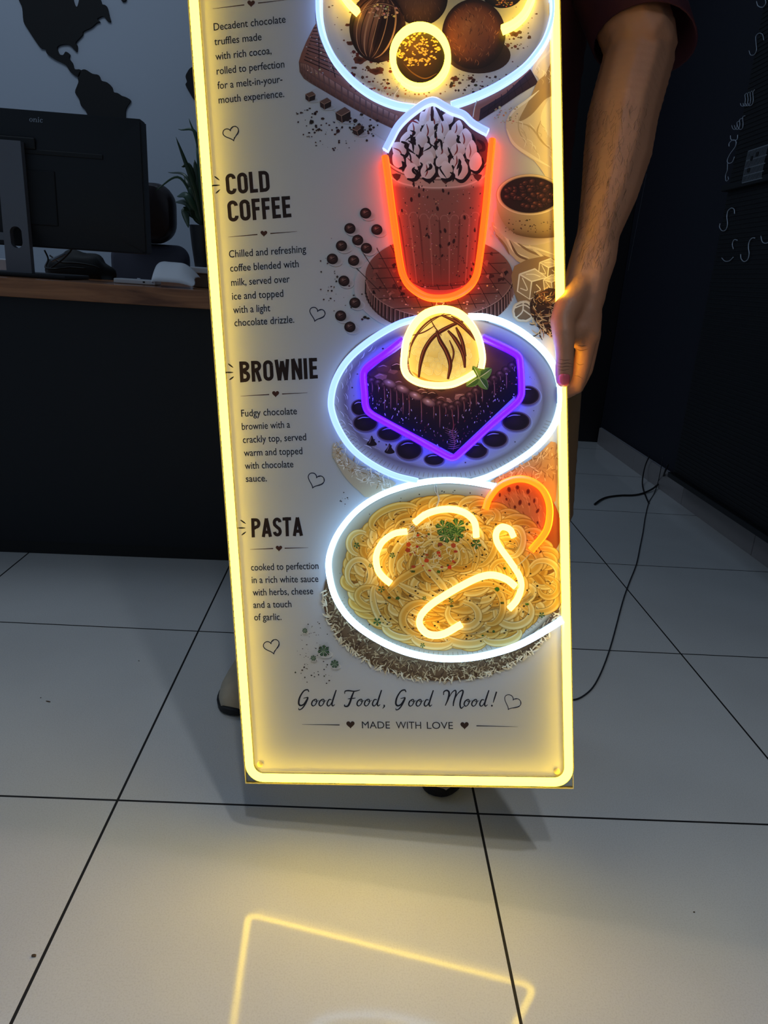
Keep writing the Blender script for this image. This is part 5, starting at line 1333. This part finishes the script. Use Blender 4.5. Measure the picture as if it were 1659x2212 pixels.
def noodle(pts, w, tone=0):
    a, b, c = [((122, 74, 20), (242, 206, 118), (224, 170, 68)), ((106, 64, 16), (234, 186, 84), (210, 148, 46)), ((138, 92, 34), (248, 226, 160), (234, 194, 104))][tone]
    A.stroke(pts, w, [(-1, a), (-0.86, c), (-0.6, b), (-0.1, c), (0.45, c), (0.8, b), (1, a)], 8, (0.55, 0.55))
rnd = random.Random(121)
def ring_noodle(cx, cy, rx, ry, a0, a1, rot, w, tone):
    P = []
    for k in range(9):
        a = a0 + (a1 - a0) * k / 8; x, y = rx * math.cos(a), ry * math.sin(a)
        P.append((cx + x * math.cos(rot) - y * math.sin(rot), cy + x * math.sin(rot) + y * math.cos(rot)))
    noodle(P, w, tone)
for k in range(46):
    a = 6.2832 * k / 46 + R_(rnd, -0.05, 0.05)
    for f in (0.93, 0.80):
        cx, cy = 872 + 600 * f * math.cos(a), 652 + 425 * f * math.sin(a); r = R_(rnd, 62, 96)
        ring_noodle(cx, cy, r, r * R_(rnd, 0.5, 0.75), a + R_(rnd, -2.4, -1.6), a + R_(rnd, 1.6, 2.4), 0.0, R_(rnd, 40, 54), rnd.choice((0, 0, 2, 1)))
for k in range(190):   # outer heap first, inner on top
    f = 0.90 - 0.67 * k / 189; a = R_(rnd, 0, 6.283)
    cx, cy = 870 + 520 * f * math.cos(a), 655 + 370 * f * math.sin(a)
    r = R_(rnd, 60, 130)
    ring_noodle(cx, cy, r, r * R_(rnd, 0.5, 0.8), R_(rnd, 0, 6.28), R_(rnd, 8.2, 10.5), R_(rnd, -0.5, 0.5), R_(rnd, 44, 62), rnd.choice((0, 0, 1, 2)))
for cx, cy, rx, ry, a0, a1, rot, w, t in ((320, 660, 70, 85, 2.0, 7.6, 0, 40, 2), (400, 800, 90, 60, 0.5, 5.2, 0.2, 44, 0), (540, 330, 150, 70, 2.6, 5.9, -0.3, 46, 0), (330, 480, 70, 70, 1.8, 5.2, 0, 40, 2), (1420, 660, 90, 80, 3.4, 8.5, 0.2, 42, 2), (1390, 800, 120, 90, -1.2, 2.6, 0, 46, 0),
        (1240, 880, 110, 90, -0.6, 3.2, 0, 50, 2), (940, 900, 95, 75, -1.8, 3.4, 0.3, 50, 2), (1100, 850, 80, 110, -1.6, 1.8, 0, 46, 0), (700, 930, 120, 100, 1.7, 5.0, 0, 54, 0), (960, 1020, 130, 60, 0.1, 3.0, 0.05, 56, 2), (1170, 1020, 110, 50, -0.2, 2.9, -0.15, 48, 2), (760, 1040, 120, 50, 0.3, 3.1, 0.1, 50, 2), (560, 990, 90, 45, 0.4, 3.4, 0.3, 46, 2),
        (470, 840, 60, 130, 1.4, 4.3, -0.3, 44, 2), (1180, 640, 70, 60, 0, 6.6, 0, 36, 0), (1050, 500, 80, 120, -1.8, 1.2, 0.4, 44, 0), (1240, 470, 60, 90, -2.2, 1.6, 0.2, 40, 2), (620, 560, 90, 150, 1.9, 4.4, 0.5, 44, 2), (930, 560, 90, 70, -0.3, 3.0, 0, 46, 1), (760, 640, 60, 60, 0, 5.5, 0, 36, 1), (1450, 740, 60, 60, -1, 3, 0, 40, 0)):
    ring_noodle(cx, cy, rx, ry, a0, a1, rot, w, t)
noodle([(500, 760), (560, 700), (660, 640), (780, 580), (900, 520)], 52, 0); noodle([(690, 560), (740, 640), (810, 720), (860, 790)], 50, 2); noodle([(560, 720), (640, 760), (740, 800), (820, 830)], 46, 2)
noodle([(840, 420), (960, 440), (1020, 540), (1000, 640)], 44, 0); noodle([(700, 880), (820, 800), (960, 740), (1100, 720), (1230, 780)], 48, 0)
ring_noodle(800, 540, 110, 75, 3.4, 8.2, 0.2, 42, 2); ring_noodle(850, 560, 55, 42, 0.2, 5.6, 0.1, 32, 1)
for k in range(110):
    x, y = in_ell(800, 470, 260, 140)(rnd); a = R_(rnd, 0, 6.28); r = R_(rnd, 20, 62)
    A.line([(x, y), (x + r * 0.6 * math.cos(a), y + r * 0.6 * math.sin(a)), (x + r * math.cos(a + 0.7), y + r * math.sin(a + 0.7))], R_(rnd, 3, 6.5), rnd.choice([(255, 240, 204), (250, 228, 178), (240, 206, 140)]), 6, (0.4, 0.4))
A.specks(260, in_ell(870, 650, 600, 430), 5, (58, 40, 18), 122, 0.6)
A.specks(22, in_ell(740, 540, 220, 120), 13, (196, 74, 36), 123, 0.5); A.specks(24, in_ell(870, 680, 560, 400), 11, (70, 96, 36), 124, 0.6)
A.done()
def parsley(A, x, y, r, c1=(56, 92, 44), c2=(104, 140, 66), n=7):
    for k in range(n):
        a = 6.283 * k / n + 0.3; q = lambda d, b: (x + r * d * math.cos(a + b), y + r * d * math.sin(a + b))
        A.poly([(x, y), q(0.5, -0.35), q(0.85, -0.36), q(0.86, -0.14), q(1.0, 0.0), q(0.84, 0.14), q(0.85, 0.36), q(0.5, 0.35)], c1); A.line([(x, y), q(0.45, 0.0), q(0.9, 0.02)], r * 0.09, c2, 3, (0.7, 0.3))
A = Art(Z6, 'printed_parsley', 'green parsley on top of the pasta')
for x, y, r in ((825, 385, 52), (905, 380, 56), (838, 430, 50), (900, 425, 50), (865, 400, 40)): parsley(A, x, y, r, (62, 100, 44), (140, 170, 90), 6)
for x, y, s in ((1020, 482, 34), (308, 490, 20), (455, 750, 22), (1410, 905, 20), (870, 820, 16), (520, 550, 18), (430, 945, 26), (390, 610, 14), (710, 805, 14), (700, 1085, 16)): A.done(); A = Art(Z6, 'printed_parsley', 'small herb fleck on the pasta'); parsley(A, x, y, s, n=5)
A.done()
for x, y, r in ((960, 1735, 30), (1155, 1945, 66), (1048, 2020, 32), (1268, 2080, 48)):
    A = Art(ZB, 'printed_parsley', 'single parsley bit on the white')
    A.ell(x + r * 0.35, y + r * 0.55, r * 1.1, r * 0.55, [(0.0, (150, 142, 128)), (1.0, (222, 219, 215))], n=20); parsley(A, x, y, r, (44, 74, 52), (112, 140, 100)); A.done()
A = Art(ZB, 'printed_pepper_specks')
A.specks(60, in_ell(1060, 1900, 190, 260), 6, (62, 46, 40), 131, 0.7); A.specks(24, in_ell(1080, 2180, 220, 120), 7, (56, 44, 40), 132, 0.7); A.specks(10, in_ell(1370, 390, 60, 90), 7, (70, 58, 56), 133, 0.6)
A.done()

# ================================================================== the person holding the sign
M_skin = mat('skin', (176, 122, 92), 0.5, noise=(30, 0.10), bump=(260, 0.25, 0.0012), sss=0.12)
M_shirt = mat('maroon_cotton', (64, 16, 30), 0.85, noise=(40, 0.15), bump=(500, 0.3, 0.0008))
M_trouser = mat('khaki_cotton', (112, 84, 56), 0.85, noise=(30, 0.1), bump=(300, 0.3, 0.0008))
M_hair = mat('black_hair', (16, 13, 12), 0.5)
M_nail = mat('pink_nail', (214, 92, 104), 0.25)
M_shoe = mat('beige_suede', (186, 172, 150), 0.8, noise=(60, 0.12))
M_sole = mat('black_rubber_sole', (16, 16, 20), 0.6)
def chain(bm, pts, sub=2, sq=None):
    """Overlapping spheres along a limb: pts = [(point, radius), ...]; sq squashes them along an axis."""
    for (p, r), (q, s) in zip(pts, pts[1:]):
        p, q = Vector(p), Vector(q)
        n = max(2, int((q - p).length / (0.3 * min(r, s))) + 1)
        for k in range(n + 1):
            t = k / n
            c = p.lerp(q, t); rad = r + (s - r) * t
            res = bmesh.ops.create_icosphere(bm, subdivisions=sub, radius=rad)
            if sq:
                ax, f = sq
                for v in res['verts']:
                    d_ = v.co.dot(ax); v.co -= ax * (d_ * (1 - f))
            bmesh.ops.translate(bm, vec=c, verts=res['verts'])
def ball(bm, c, r, M=None):
    res = bmesh.ops.create_icosphere(bm, subdivisions=3, radius=1.0)
    bmesh.ops.scale(bm, vec=r, verts=res['verts'])
    if M is not None: bmesh.ops.transform(bm, matrix=M, verts=res['verts'])
    bmesh.ops.translate(bm, vec=c, verts=res['verts'])
def fused(name, bm, voxel, smooth):
    """Fuses overlapping volumes into one continuous skin."""
    me = bpy.data.meshes.new('tmp'); bm.to_mesh(me); bm.free()
    o = bpy.data.objects.new('tmp', me); COL.objects.link(o)
    m = o.modifiers.new('r', 'REMESH'); m.mode = 'VOXEL'; m.voxel_size = voxel; m.use_smooth_shade = True
    s = o.modifiers.new('s', 'SMOOTH'); s.factor = 0.5; s.iterations = smooth
    out = bpy.data.meshes.new_from_object(o.evaluated_get(bpy.context.evaluated_depsgraph_get()))
    out.name = name
    bpy.data.objects.remove(o); bpy.data.meshes.remove(me)
    for p in out.polygons: p.use_smooth = True
    return out
S = on_sign
# ---- joints
L_sh, R_sh = Vector((0.665, 0.30, 1.43)), Vector((0.265, 0.33, 1.43))
bm = bmesh.new()
# torso, neck, head
chain(bm, [((0.465, 0.33, 0.92), 0.14), ((0.465, 0.33, 1.08), 0.125), ((0.465, 0.32, 1.28), 0.135), ((0.465, 0.32, 1.40), 0.10)])
chain(bm, [((0.36, 0.33, 1.28), 0.11), ((0.57, 0.33, 1.28), 0.11)]); chain(bm, [(R_sh, 0.06), ((0.465, 0.33, 1.455), 0.06), (L_sh, 0.06)])
chain(bm, [((0.465, 0.325, 1.44), 0.062), ((0.465, 0.305, 1.56), 0.056)])
HC = Vector((0.465, 0.295, 1.645))
ball(bm, HC, (0.075, 0.095, 0.105)); ball(bm, HC + Vector((0, -0.03, -0.06)), (0.058, 0.06, 0.058)); ball(bm, HC + Vector((0, -0.05, -0.095)), (0.03, 0.03, 0.024))
chain(bm, [(HC + Vector((0, -0.092, 0.015)), 0.009), (HC + Vector((0, -0.112, -0.025)), 0.013)]); ball(bm, HC + Vector((0.010, -0.104, -0.028)), (0.009, 0.01, 0.008)); ball(bm, HC + Vector((-0.010, -0.104, -0.028)), (0.009, 0.01, 0.008))
chain(bm, [(HC + Vector((-0.02, -0.088, -0.055)), 0.006), (HC + Vector((0, -0.096, -0.054)), 0.0075), (HC + Vector((0.02, -0.088, -0.055)), 0.006)])
chain(bm, [(HC + Vector((-0.015, -0.087, -0.066)), 0.006), (HC + Vector((0.015, -0.087, -0.066)), 0.006)])
for s_ in (-1, 1):
    ball(bm, HC + Vector((0.078 * s_, 0.005, -0.01)), (0.009, 0.02, 0.032)); chain(bm, [(HC + Vector((0.015 * s_, -0.087, 0.035)), 0.008), (HC + Vector((0.048 * s_, -0.076, 0.033)), 0.007)])
# legs
LEG_L = [((0.575, 0.33, 0.92), 0.105), ((0.648, 0.26, 0.68), 0.084), ((0.668, 0.21, 0.48), 0.062), ((0.64, 0.24, 0.33), 0.056), ((0.605, 0.26, 0.085), 0.037)]
LEG_R = [((0.36, 0.34, 0.92), 0.105), ((0.29, 0.36, 0.68), 0.08), ((0.25, 0.36, 0.48), 0.058), ((0.225, 0.42, 0.33), 0.056), ((0.195, 0.47, 0.09), 0.037)]
chain(bm, LEG_L); chain(bm, LEG_R)
chain(bm, [((0.605, 0.26, 0.06), 0.030), ((0.57, 0.15, 0.040), 0.018)]); chain(bm, [((0.195, 0.47, 0.06), 0.030), ((0.166, 0.36, 0.040), 0.018)])
# arm on the right of the sign, reaching down to grip its edge
ELB = S(1378, 130, -0.125)
chain(bm, [(L_sh, 0.062), (ELB + (L_sh - ELB) * 0.4, 0.054), (ELB + Vector((0, 0.0, 0.02)), 0.050)])
chain(bm, [(ELB, 0.050), (S(1345, 250, -0.10), 0.0490), (S(1334, 330, -0.085), 0.0465), (S(1316, 420, -0.066), 0.0385), (S(1294, 500, -0.05), 0.0295), (S(1283, 555, -0.042), 0.0255)])
for dx in (-14, 12): chain(bm, [(S(1294 + dx * 0.6, 500, -0.05), 0.024), (S(1282 + dx, 560, -0.04), 0.0235), (S(1268 + dx, 605, -0.032), 0.0225), (S(1256 + dx, 650, -0.022), 0.0235)])
# palm beside the edge
chain(bm, [(S(1262, 620, -0.03), 0.023), (S(1262, 680, -0.016), 0.024), (S(1274, 722, -0.012), 0.0150)])
chain(bm, [(S(1262, 620, -0.045), 0.020), (S(1268, 690, -0.045), 0.020), (S(1276, 720, -0.05), 0.014)])
chain(bm, [(S(1256, 625, -0.05), 0.018), (S(1262, 690, -0.065), 0.016), (S(1268, 715, -0.072), 0.012)])
# thumb over the front
chain(bm, [(S(1252, 625, -0.02), 0.020), (S(1228, 662, 0.006), 0.0190), (S(1215, 692, 0.014), 0.0165), (S(1217, 722, 0.022), 0.0150), (S(1219, 745, 0.0255), 0.0132), (S(1220, 770, 0.0262), 0.0122), (S(1219.5, 788, 0.0265), 0.0126), (S(1218.5, 806, 0.0255), 0.0122), (S(1217.5, 822, 0.0243), 0.0102)])
chain(bm, [(S(1240, 650, -0.012), 0.020), (S(1250, 715, -0.008), 0.016), (S(1232, 728, 0.010), 0.0125)])
# four fingers folding behind the board
def finger(m, p, d, t, r):
    chain(bm, [(m, r * 1.2), (p, r * 1.02), (d, r * 0.92), (t, r * 0.78)])
finger(S(1270, 716, -0.011), S(1257, 792, -0.0170), S(1244, 834, -0.0195), S(1222, 848, -0.0195), 0.0122)
chain(bm, [(S(1256, 712, -0.004), 0.013), (S(1249, 742, -0.002), 0.0085)])
finger(S(1278, 722, -0.036), S(1264, 798, -0.039), S(1246, 836, -0.038), S(1210, 846, -0.0185), 0.0112)
finger(S(1276, 715, -0.056), S(1262, 790, -0.060), S(1244, 826, -0.056), S(1200, 832, -0.0180), 0.0105)
finger(S(1270, 700, -0.074), S(1258, 766, -0.078), S(1240, 798, -0.070), S(1200, 806, -0.0165), 0.0092)
# other arm: holds the left edge above the frame
HB = PO + PV * 1.17
RE = Vector((0.235, 0.40, 1.17))
chain(bm, [(R_sh, 0.062), (RE, 0.050), (RE + Vector((0, -0.06, 0.005)), 0.047), (HB + PU * 0.06 - PN * 0.075, 0.027), (HB + PU * 0.01 - PN * 0.045, 0.024), (HB - PU * 0.012 - PN * 0.028, 0.018)])
for k in range(4):
    z_ = PV * (0.03 - 0.021 * k); b_ = HB + z_
    chain(bm, [(b_ - PU * 0.022 - PN * 0.02, 0.0115), (b_ - PU * 0.013 - PN * 0.030, 0.010), (b_ + PU * 0.018 - PN * 0.0175, 0.0095), (b_ + PU * (0.040 - 0.004 * abs(k - 1)) - PN * 0.0155, 0.008)])
chain(bm, [(HB - PU * 0.024 - PN * 0.01, 0.016), (HB - PU * 0.022 + PN * 0.012 + PV * 0.015, 0.013), (HB - PU * 0.006 + PN * 0.0235 + PV * 0.03, 0.0105), (HB + PU * 0.012 + PN * 0.023 + PV * 0.04, 0.0095)])
body_me = fused('person', bm, 0.0032, 5)
person = link('person', body_me, M_skin)
tag(person, 'person in a maroon shirt and khaki trousers standing behind the sign, gripping its right edge', 'person')

# ---- clothing
bm = bmesh.new()
chain(bm, [((0.465, 0.335, 0.88), 0.165), ((0.465, 0.335, 1.08), 0.15), ((0.465, 0.325, 1.28), 0.155), ((0.465, 0.325, 1.39), 0.11)])
chain(bm, [((0.35, 0.335, 0.88), 0.12), ((0.36, 0.33, 1.28), 0.125), ((0.40, 0.33, 1.42), 0.085)]); chain(bm, [((0.58, 0.335, 0.88), 0.12), ((0.57, 0.33, 1.28), 0.125), ((0.53, 0.33, 1.42), 0.085)])
chain(bm, [(R_sh + Vector((0, 0, 0.005)), 0.072), ((0.465, 0.335, 1.445), 0.072), (L_sh + Vector((0, 0, 0.005)), 0.072)])
shirt = link('shirt', fused('shirt', bm, 0.008, 6), M_shirt, person)
def sleeve(a, b, r0, r1, name='sleeve', tilt=Vector((0, 0, 0))):
    bm = bmesh.new()
    ax = (b - a).normalized(); s = ax.orthogonal().normalized(); t = ax.cross(s)
    rings = []
    for k in range(9):
        f = k / 8; c = a.lerp(b, f); r = r0 + (r1 - r0) * f
        ring_ = []
        for i in range(28):
            g = 2 * math.pi * i / 28; q = s * math.cos(g) + t * math.sin(g)
            ring_.append(bm.verts.new(c + q * (r * (1 + 0.03 * math.sin(3 * g + 4 * f))) + ax * (f * r * q.dot(tilt))))
        rings.append(ring_)
    for A_, B_ in zip(rings, rings[1:]):
        for i in range(28): bm.faces.new((A_[i], A_[(i + 1) % 28], B_[(i + 1) % 28], B_[i]))
    o = obj(name, bm, M_shirt, shirt, smooth=True)
    md = o.modifiers.new('t', 'SOLIDIFY'); md.thickness = 0.0025; md.offset = 0
    return o
HEM = S(1394, 92, -0.132)
sleeve(L_sh + Vector((-0.02, 0, 0.01)), HEM, 0.080, 0.0640, tilt=Vector((0.45, 0, 0)))
sleeve(R_sh + Vector((0.02, 0, 0.01)), RE + (R_sh - RE) * 0.12, 0.080, 0.070)
bm = bmesh.new()
def loose(pts, k): return [(p, r + k * (0.6 + 0.6 * (i / 4))) for i, (p, r) in enumerate(pts)]
chain(bm, loose(LEG_L, 0.022)); chain(bm, loose(LEG_R, 0.022))
chain(bm, [(LEG_L[4][0], 0.062), (Vector(LEG_L[4][0]) + Vector((-0.01, -0.03, -0.012)), 0.055)]); chain(bm, [(LEG_R[4][0], 0.062), (Vector(LEG_R[4][0]) + Vector((-0.01, -0.03, -0.010)), 0.055)])
chain(bm, [((0.38, 0.335, 0.90), 0.135), ((0.56, 0.335, 0.90), 0.135)])
link('trousers', fused('trousers', bm, 0.008, 6), M_trouser, person)
def shoe(heel, toe, width, name='shoe'):
    """Rounded suede upper on a dark rubber sole that turns up round the toe."""
    d_ = (toe - heel); L_ = d_.length; d_.normalize(); s = Vector((d_.y, -d_.x, 0))
    def outline(g, n=40):
        out = []
        for k in range(n):
            a = 2 * math.pi * k / n; x = 0.5 + 0.5 * math.cos(a); y = math.sin(a)
            wv = width * (0.78 + 0.22 * x) * (abs(y) ** 0.8) * (1 if y > 0 else -1)
            out.append((L_ * (x + (g if x > 0.5 else -g) / L_ * abs(math.cos(a))), wv * 0.5 * (1 + 2 * g / width)))
        return out
    bm = bmesh.new()
    rings = []
    for z, g in ((0.0, -0.004), (0.004, 0.002), (0.013, 0.004), (0.016, 0.0)):
        rings.append([bm.verts.new(heel + d_ * x + s * y + Vector((0, 0, z + (0.004 * max(0, (x / L_ - 0.72) / 0.28) ** 2 if z > 0.01 else 0)))) for x, y in outline(g)])
    for A_, B_ in zip(rings, rings[1:]):
        n = len(A_)
        for k in range(n): bm.faces.new((A_[k], A_[(k + 1) % n], B_[(k + 1) % n], B_[k]))
    bm.faces.new(rings[0]); bm.faces.new(rings[-1])
    o = obj(name, bm, M_sole, person, smooth=True, angle=45)
    o['label'] = 'beige suede shoe with black sole'
    bm = bmesh.new()
    rings = []
    prof = [(-0.002, 0.03), (0.0, 0.05), (0.06, 0.095), (0.2, 0.10), (0.34, 0.098), (0.5, 0.083), (0.65, 0.068), (0.8, 0.060), (0.9, 0.055), (0.96, 0.046), (0.99, 0.034)]
    for f, hgt in prof:
        wv = width * (0.78 + 0.22 * f) * math.sqrt(max(0.02, 1 - (2 * max(0.02, min(0.98, f)) - 1) ** 2)) ** 0.8
        ring_ = []
        for k in range(17):
            a = math.pi * k / 16
            ring_.append(bm.verts.new(heel + d_ * (f * L_) + s * (math.cos(a) * wv * 0.5) + Vector((0, 0, 0.014 + (hgt - 0.014) * math.sin(a) ** 0.75))))
        rings.append(ring_)
    for A_, B_ in zip(rings, rings[1:]):
        for k in range(16): bm.faces.new((A_[k], A_[k + 1], B_[k + 1], B_[k]))
    bm.faces.new(rings[0]); bm.faces.new(rings[-1])
    obj('upper', bm, M_shoe, o, smooth=True, angle=60)
    bm = bmesh.new()
    for k in range(5):
        f = 0.42 + 0.075 * k; hz = 0.021 + (0.089 - 0.06 * (f - 0.4) / 0.4 * 0.9) * 0.93
        c = heel + d_ * (f * L_) + Vector((0, 0, hz))
        tube(bm, [c - s * 0.026 - Vector((0, 0, 0.008)), c + Vector((0, 0, 0.003)), c + s * 0.026 - Vector((0, 0, 0.008))], 0.0028, 6, 4)
    obj('lace', bm, M_shoe, o, smooth=True)
shoe(Vector((0.625, 0.315, 0.0005)), Vector((0.530, 0.036, 0.0005)), 0.10)
shoe(Vector((0.212, 0.53, 0.0005)), Vector((0.140, 0.250, 0.0005)), 0.118)
# ---- thumb nail, eyes, hair
def nail(c, along, across, w, l):
    n = across.cross(along).normalized()
    if n.dot(CAM_POS - c) < 0: n = -n
    bm = bmesh.new(); g = []
    for i in range(9):
        v = -1 + 2 * i / 8; row = []
        for j in range(9):
            u = -1 + 2 * j / 8
            k = math.sqrt(max(0.0, 1 - 0.45 * abs(v) ** 4)) if True else 1
            row.append(bm.verts.new(c + across * (u * w * 0.5 * k) + along * (v * l * 0.5 * (1 - 0.12 * u * u)) + n * (0.0012 - 0.0042 * u * u - 0.0010 * v * v)))
        g.append(row)
    for A_, B_ in zip(g, g[1:]):
        for j in range(8): bm.faces.new((A_[j], A_[j + 1], B_[j + 1], B_[j]))
    o = obj('thumbnail', bm, M_nail, person, smooth=True); o['label'] = 'pink thumbnail'
    md = o.modifiers.new('t', 'SOLIDIFY'); md.thickness = 0.0010
a_, b_ = S(1219, 811, 0.0375), S(1217.2, 830, 0.0350)
al = (a_ - b_).normalized(); n_ = (CAM_POS - a_).normalized(); ac = al.cross(n_).normalized()
nail((a_ + b_) / 2, al, ac, 0.0150, 0.0150)
M_eye = mat('eye_white', (225, 222, 216), 0.2); M_iris = mat('dark_iris', (30, 20, 14), 0.2)
for s_ in (-1, 1):
    c = HC + Vector((0.031 * s_, -0.079, 0.012))
    bm = bmesh.new(); ball(bm, c, (0.0125, 0.0125, 0.0095)); e = obj('eye', bm, M_eye, person, smooth=True)
    bm = bmesh.new(); ball(bm, c + Vector((0, -0.0095, 0)), (0.0055, 0.004, 0.0055)); obj('iris', bm, M_iris, e, smooth=True)
    bm = bmesh.new(); tube(bm, [c + Vector((-0.018, -0.006, 0.021)), c + Vector((0, -0.011, 0.025)), c + Vector((0.018, -0.004, 0.021))], 0.003, 6, 4); obj('eyebrow', bm, M_hair, person, smooth=True)
bm = bmesh.new(); ball(bm, HC + Vector((0, 0.014, 0.028)), (0.083, 0.098, 0.094))
bmesh.ops.bisect_plane(bm, geom=bm.verts[:] + bm.edges[:] + bm.faces[:], plane_co=HC + Vector((0, -0.03, 0.03)), plane_no=Vector((0, -0.62, -0.78)), clear_outer=True)
hair = obj('hair', bm, M_hair, person, smooth=True); hair.modifiers.new('t', 'SOLIDIFY').thickness = 0.01
# ---- fine dark hairs on the forearm
from mathutils.bvhtree import BVHTree
bvh = BVHTree.FromPolygons([v.co for v in body_me.vertices], [tuple(p.vertices) for p in body_me.polygons])
rnd = random.Random(5); bm = bmesh.new()
down = (S(1290, 520, -0.05) - S(1340, 300, -0.09)).normalized()
for _ in range(430):
    y = rnd.uniform(215, 570); cx = 1336 - (y - 215) * 0.152; half = 78 - max(0, y - 250) * 0.125
    x = cx + rnd.uniform(-0.85, 0.85) * half
    d0 = ray(x, y).normalized()
    hit, nrm, idx, dist = bvh.ray_cast(CAM_POS, d0)
    if hit is None or dist > 1.6: continue
    l = rnd.uniform(0.007, 0.015)
    t = (down + nrm * 0.25 + Vector((rnd.uniform(-0.4, 0.4), rnd.uniform(-0.3, 0.3), rnd.uniform(-0.3, 0.3)))).normalized()
    p1 = hit + t * l * 0.5 + nrm * 0.0008; p2 = hit + t * l + Vector((rnd.uniform(-1, 1), 0, rnd.uniform(-1, 1))) * 0.0015 - nrm * 0.0002
    sweep(bm, [hit - nrm * 0.0003, p1, p2], circle(0.00011, 3), cap=False)
h_ = obj('arm_hair', bm, M_hair, person); h_['kind'] = 'stuff'

# ---- creases over the thumb knuckle and the finger joints
M_crease = mat('skin_crease', (92, 56, 44), 0.7)
for pts in ([(1203, 783), (1214, 786), (1226, 784), (1237, 787)], [(1203, 790), (1213, 793), (1225, 791), (1238, 793)], [(1205, 797), (1216, 800), (1230, 797)], [(1208, 776), (1220, 778), (1233, 777)], [(1244, 754), (1256, 757), (1270, 754)], [(1247, 746), (1257, 748), (1266, 747)], [(1244, 783), (1252, 788), (1262, 786)], [(1241, 811), (1250, 813), (1258, 818)]):
    P = []
    for q in catmull([Vector((a, b, 0)) for a, b in pts], 5):
        d0 = ray(q.x, q.y).normalized(); hit, nrm, idx, dist = bvh.ray_cast(CAM_POS, d0)
        if hit is not None and dist < 1.4: P.append(hit + nrm * 0.00004)
    if len(P) > 3:
        bm = bmesh.new(); sweep(bm, P, circle(0.00032, 6), radii=[0.3 + 0.7 * math.sin(math.pi * i / (len(P) - 1)) for i in range(len(P))])
        obj('skin_crease', bm, M_crease, person, smooth=True)
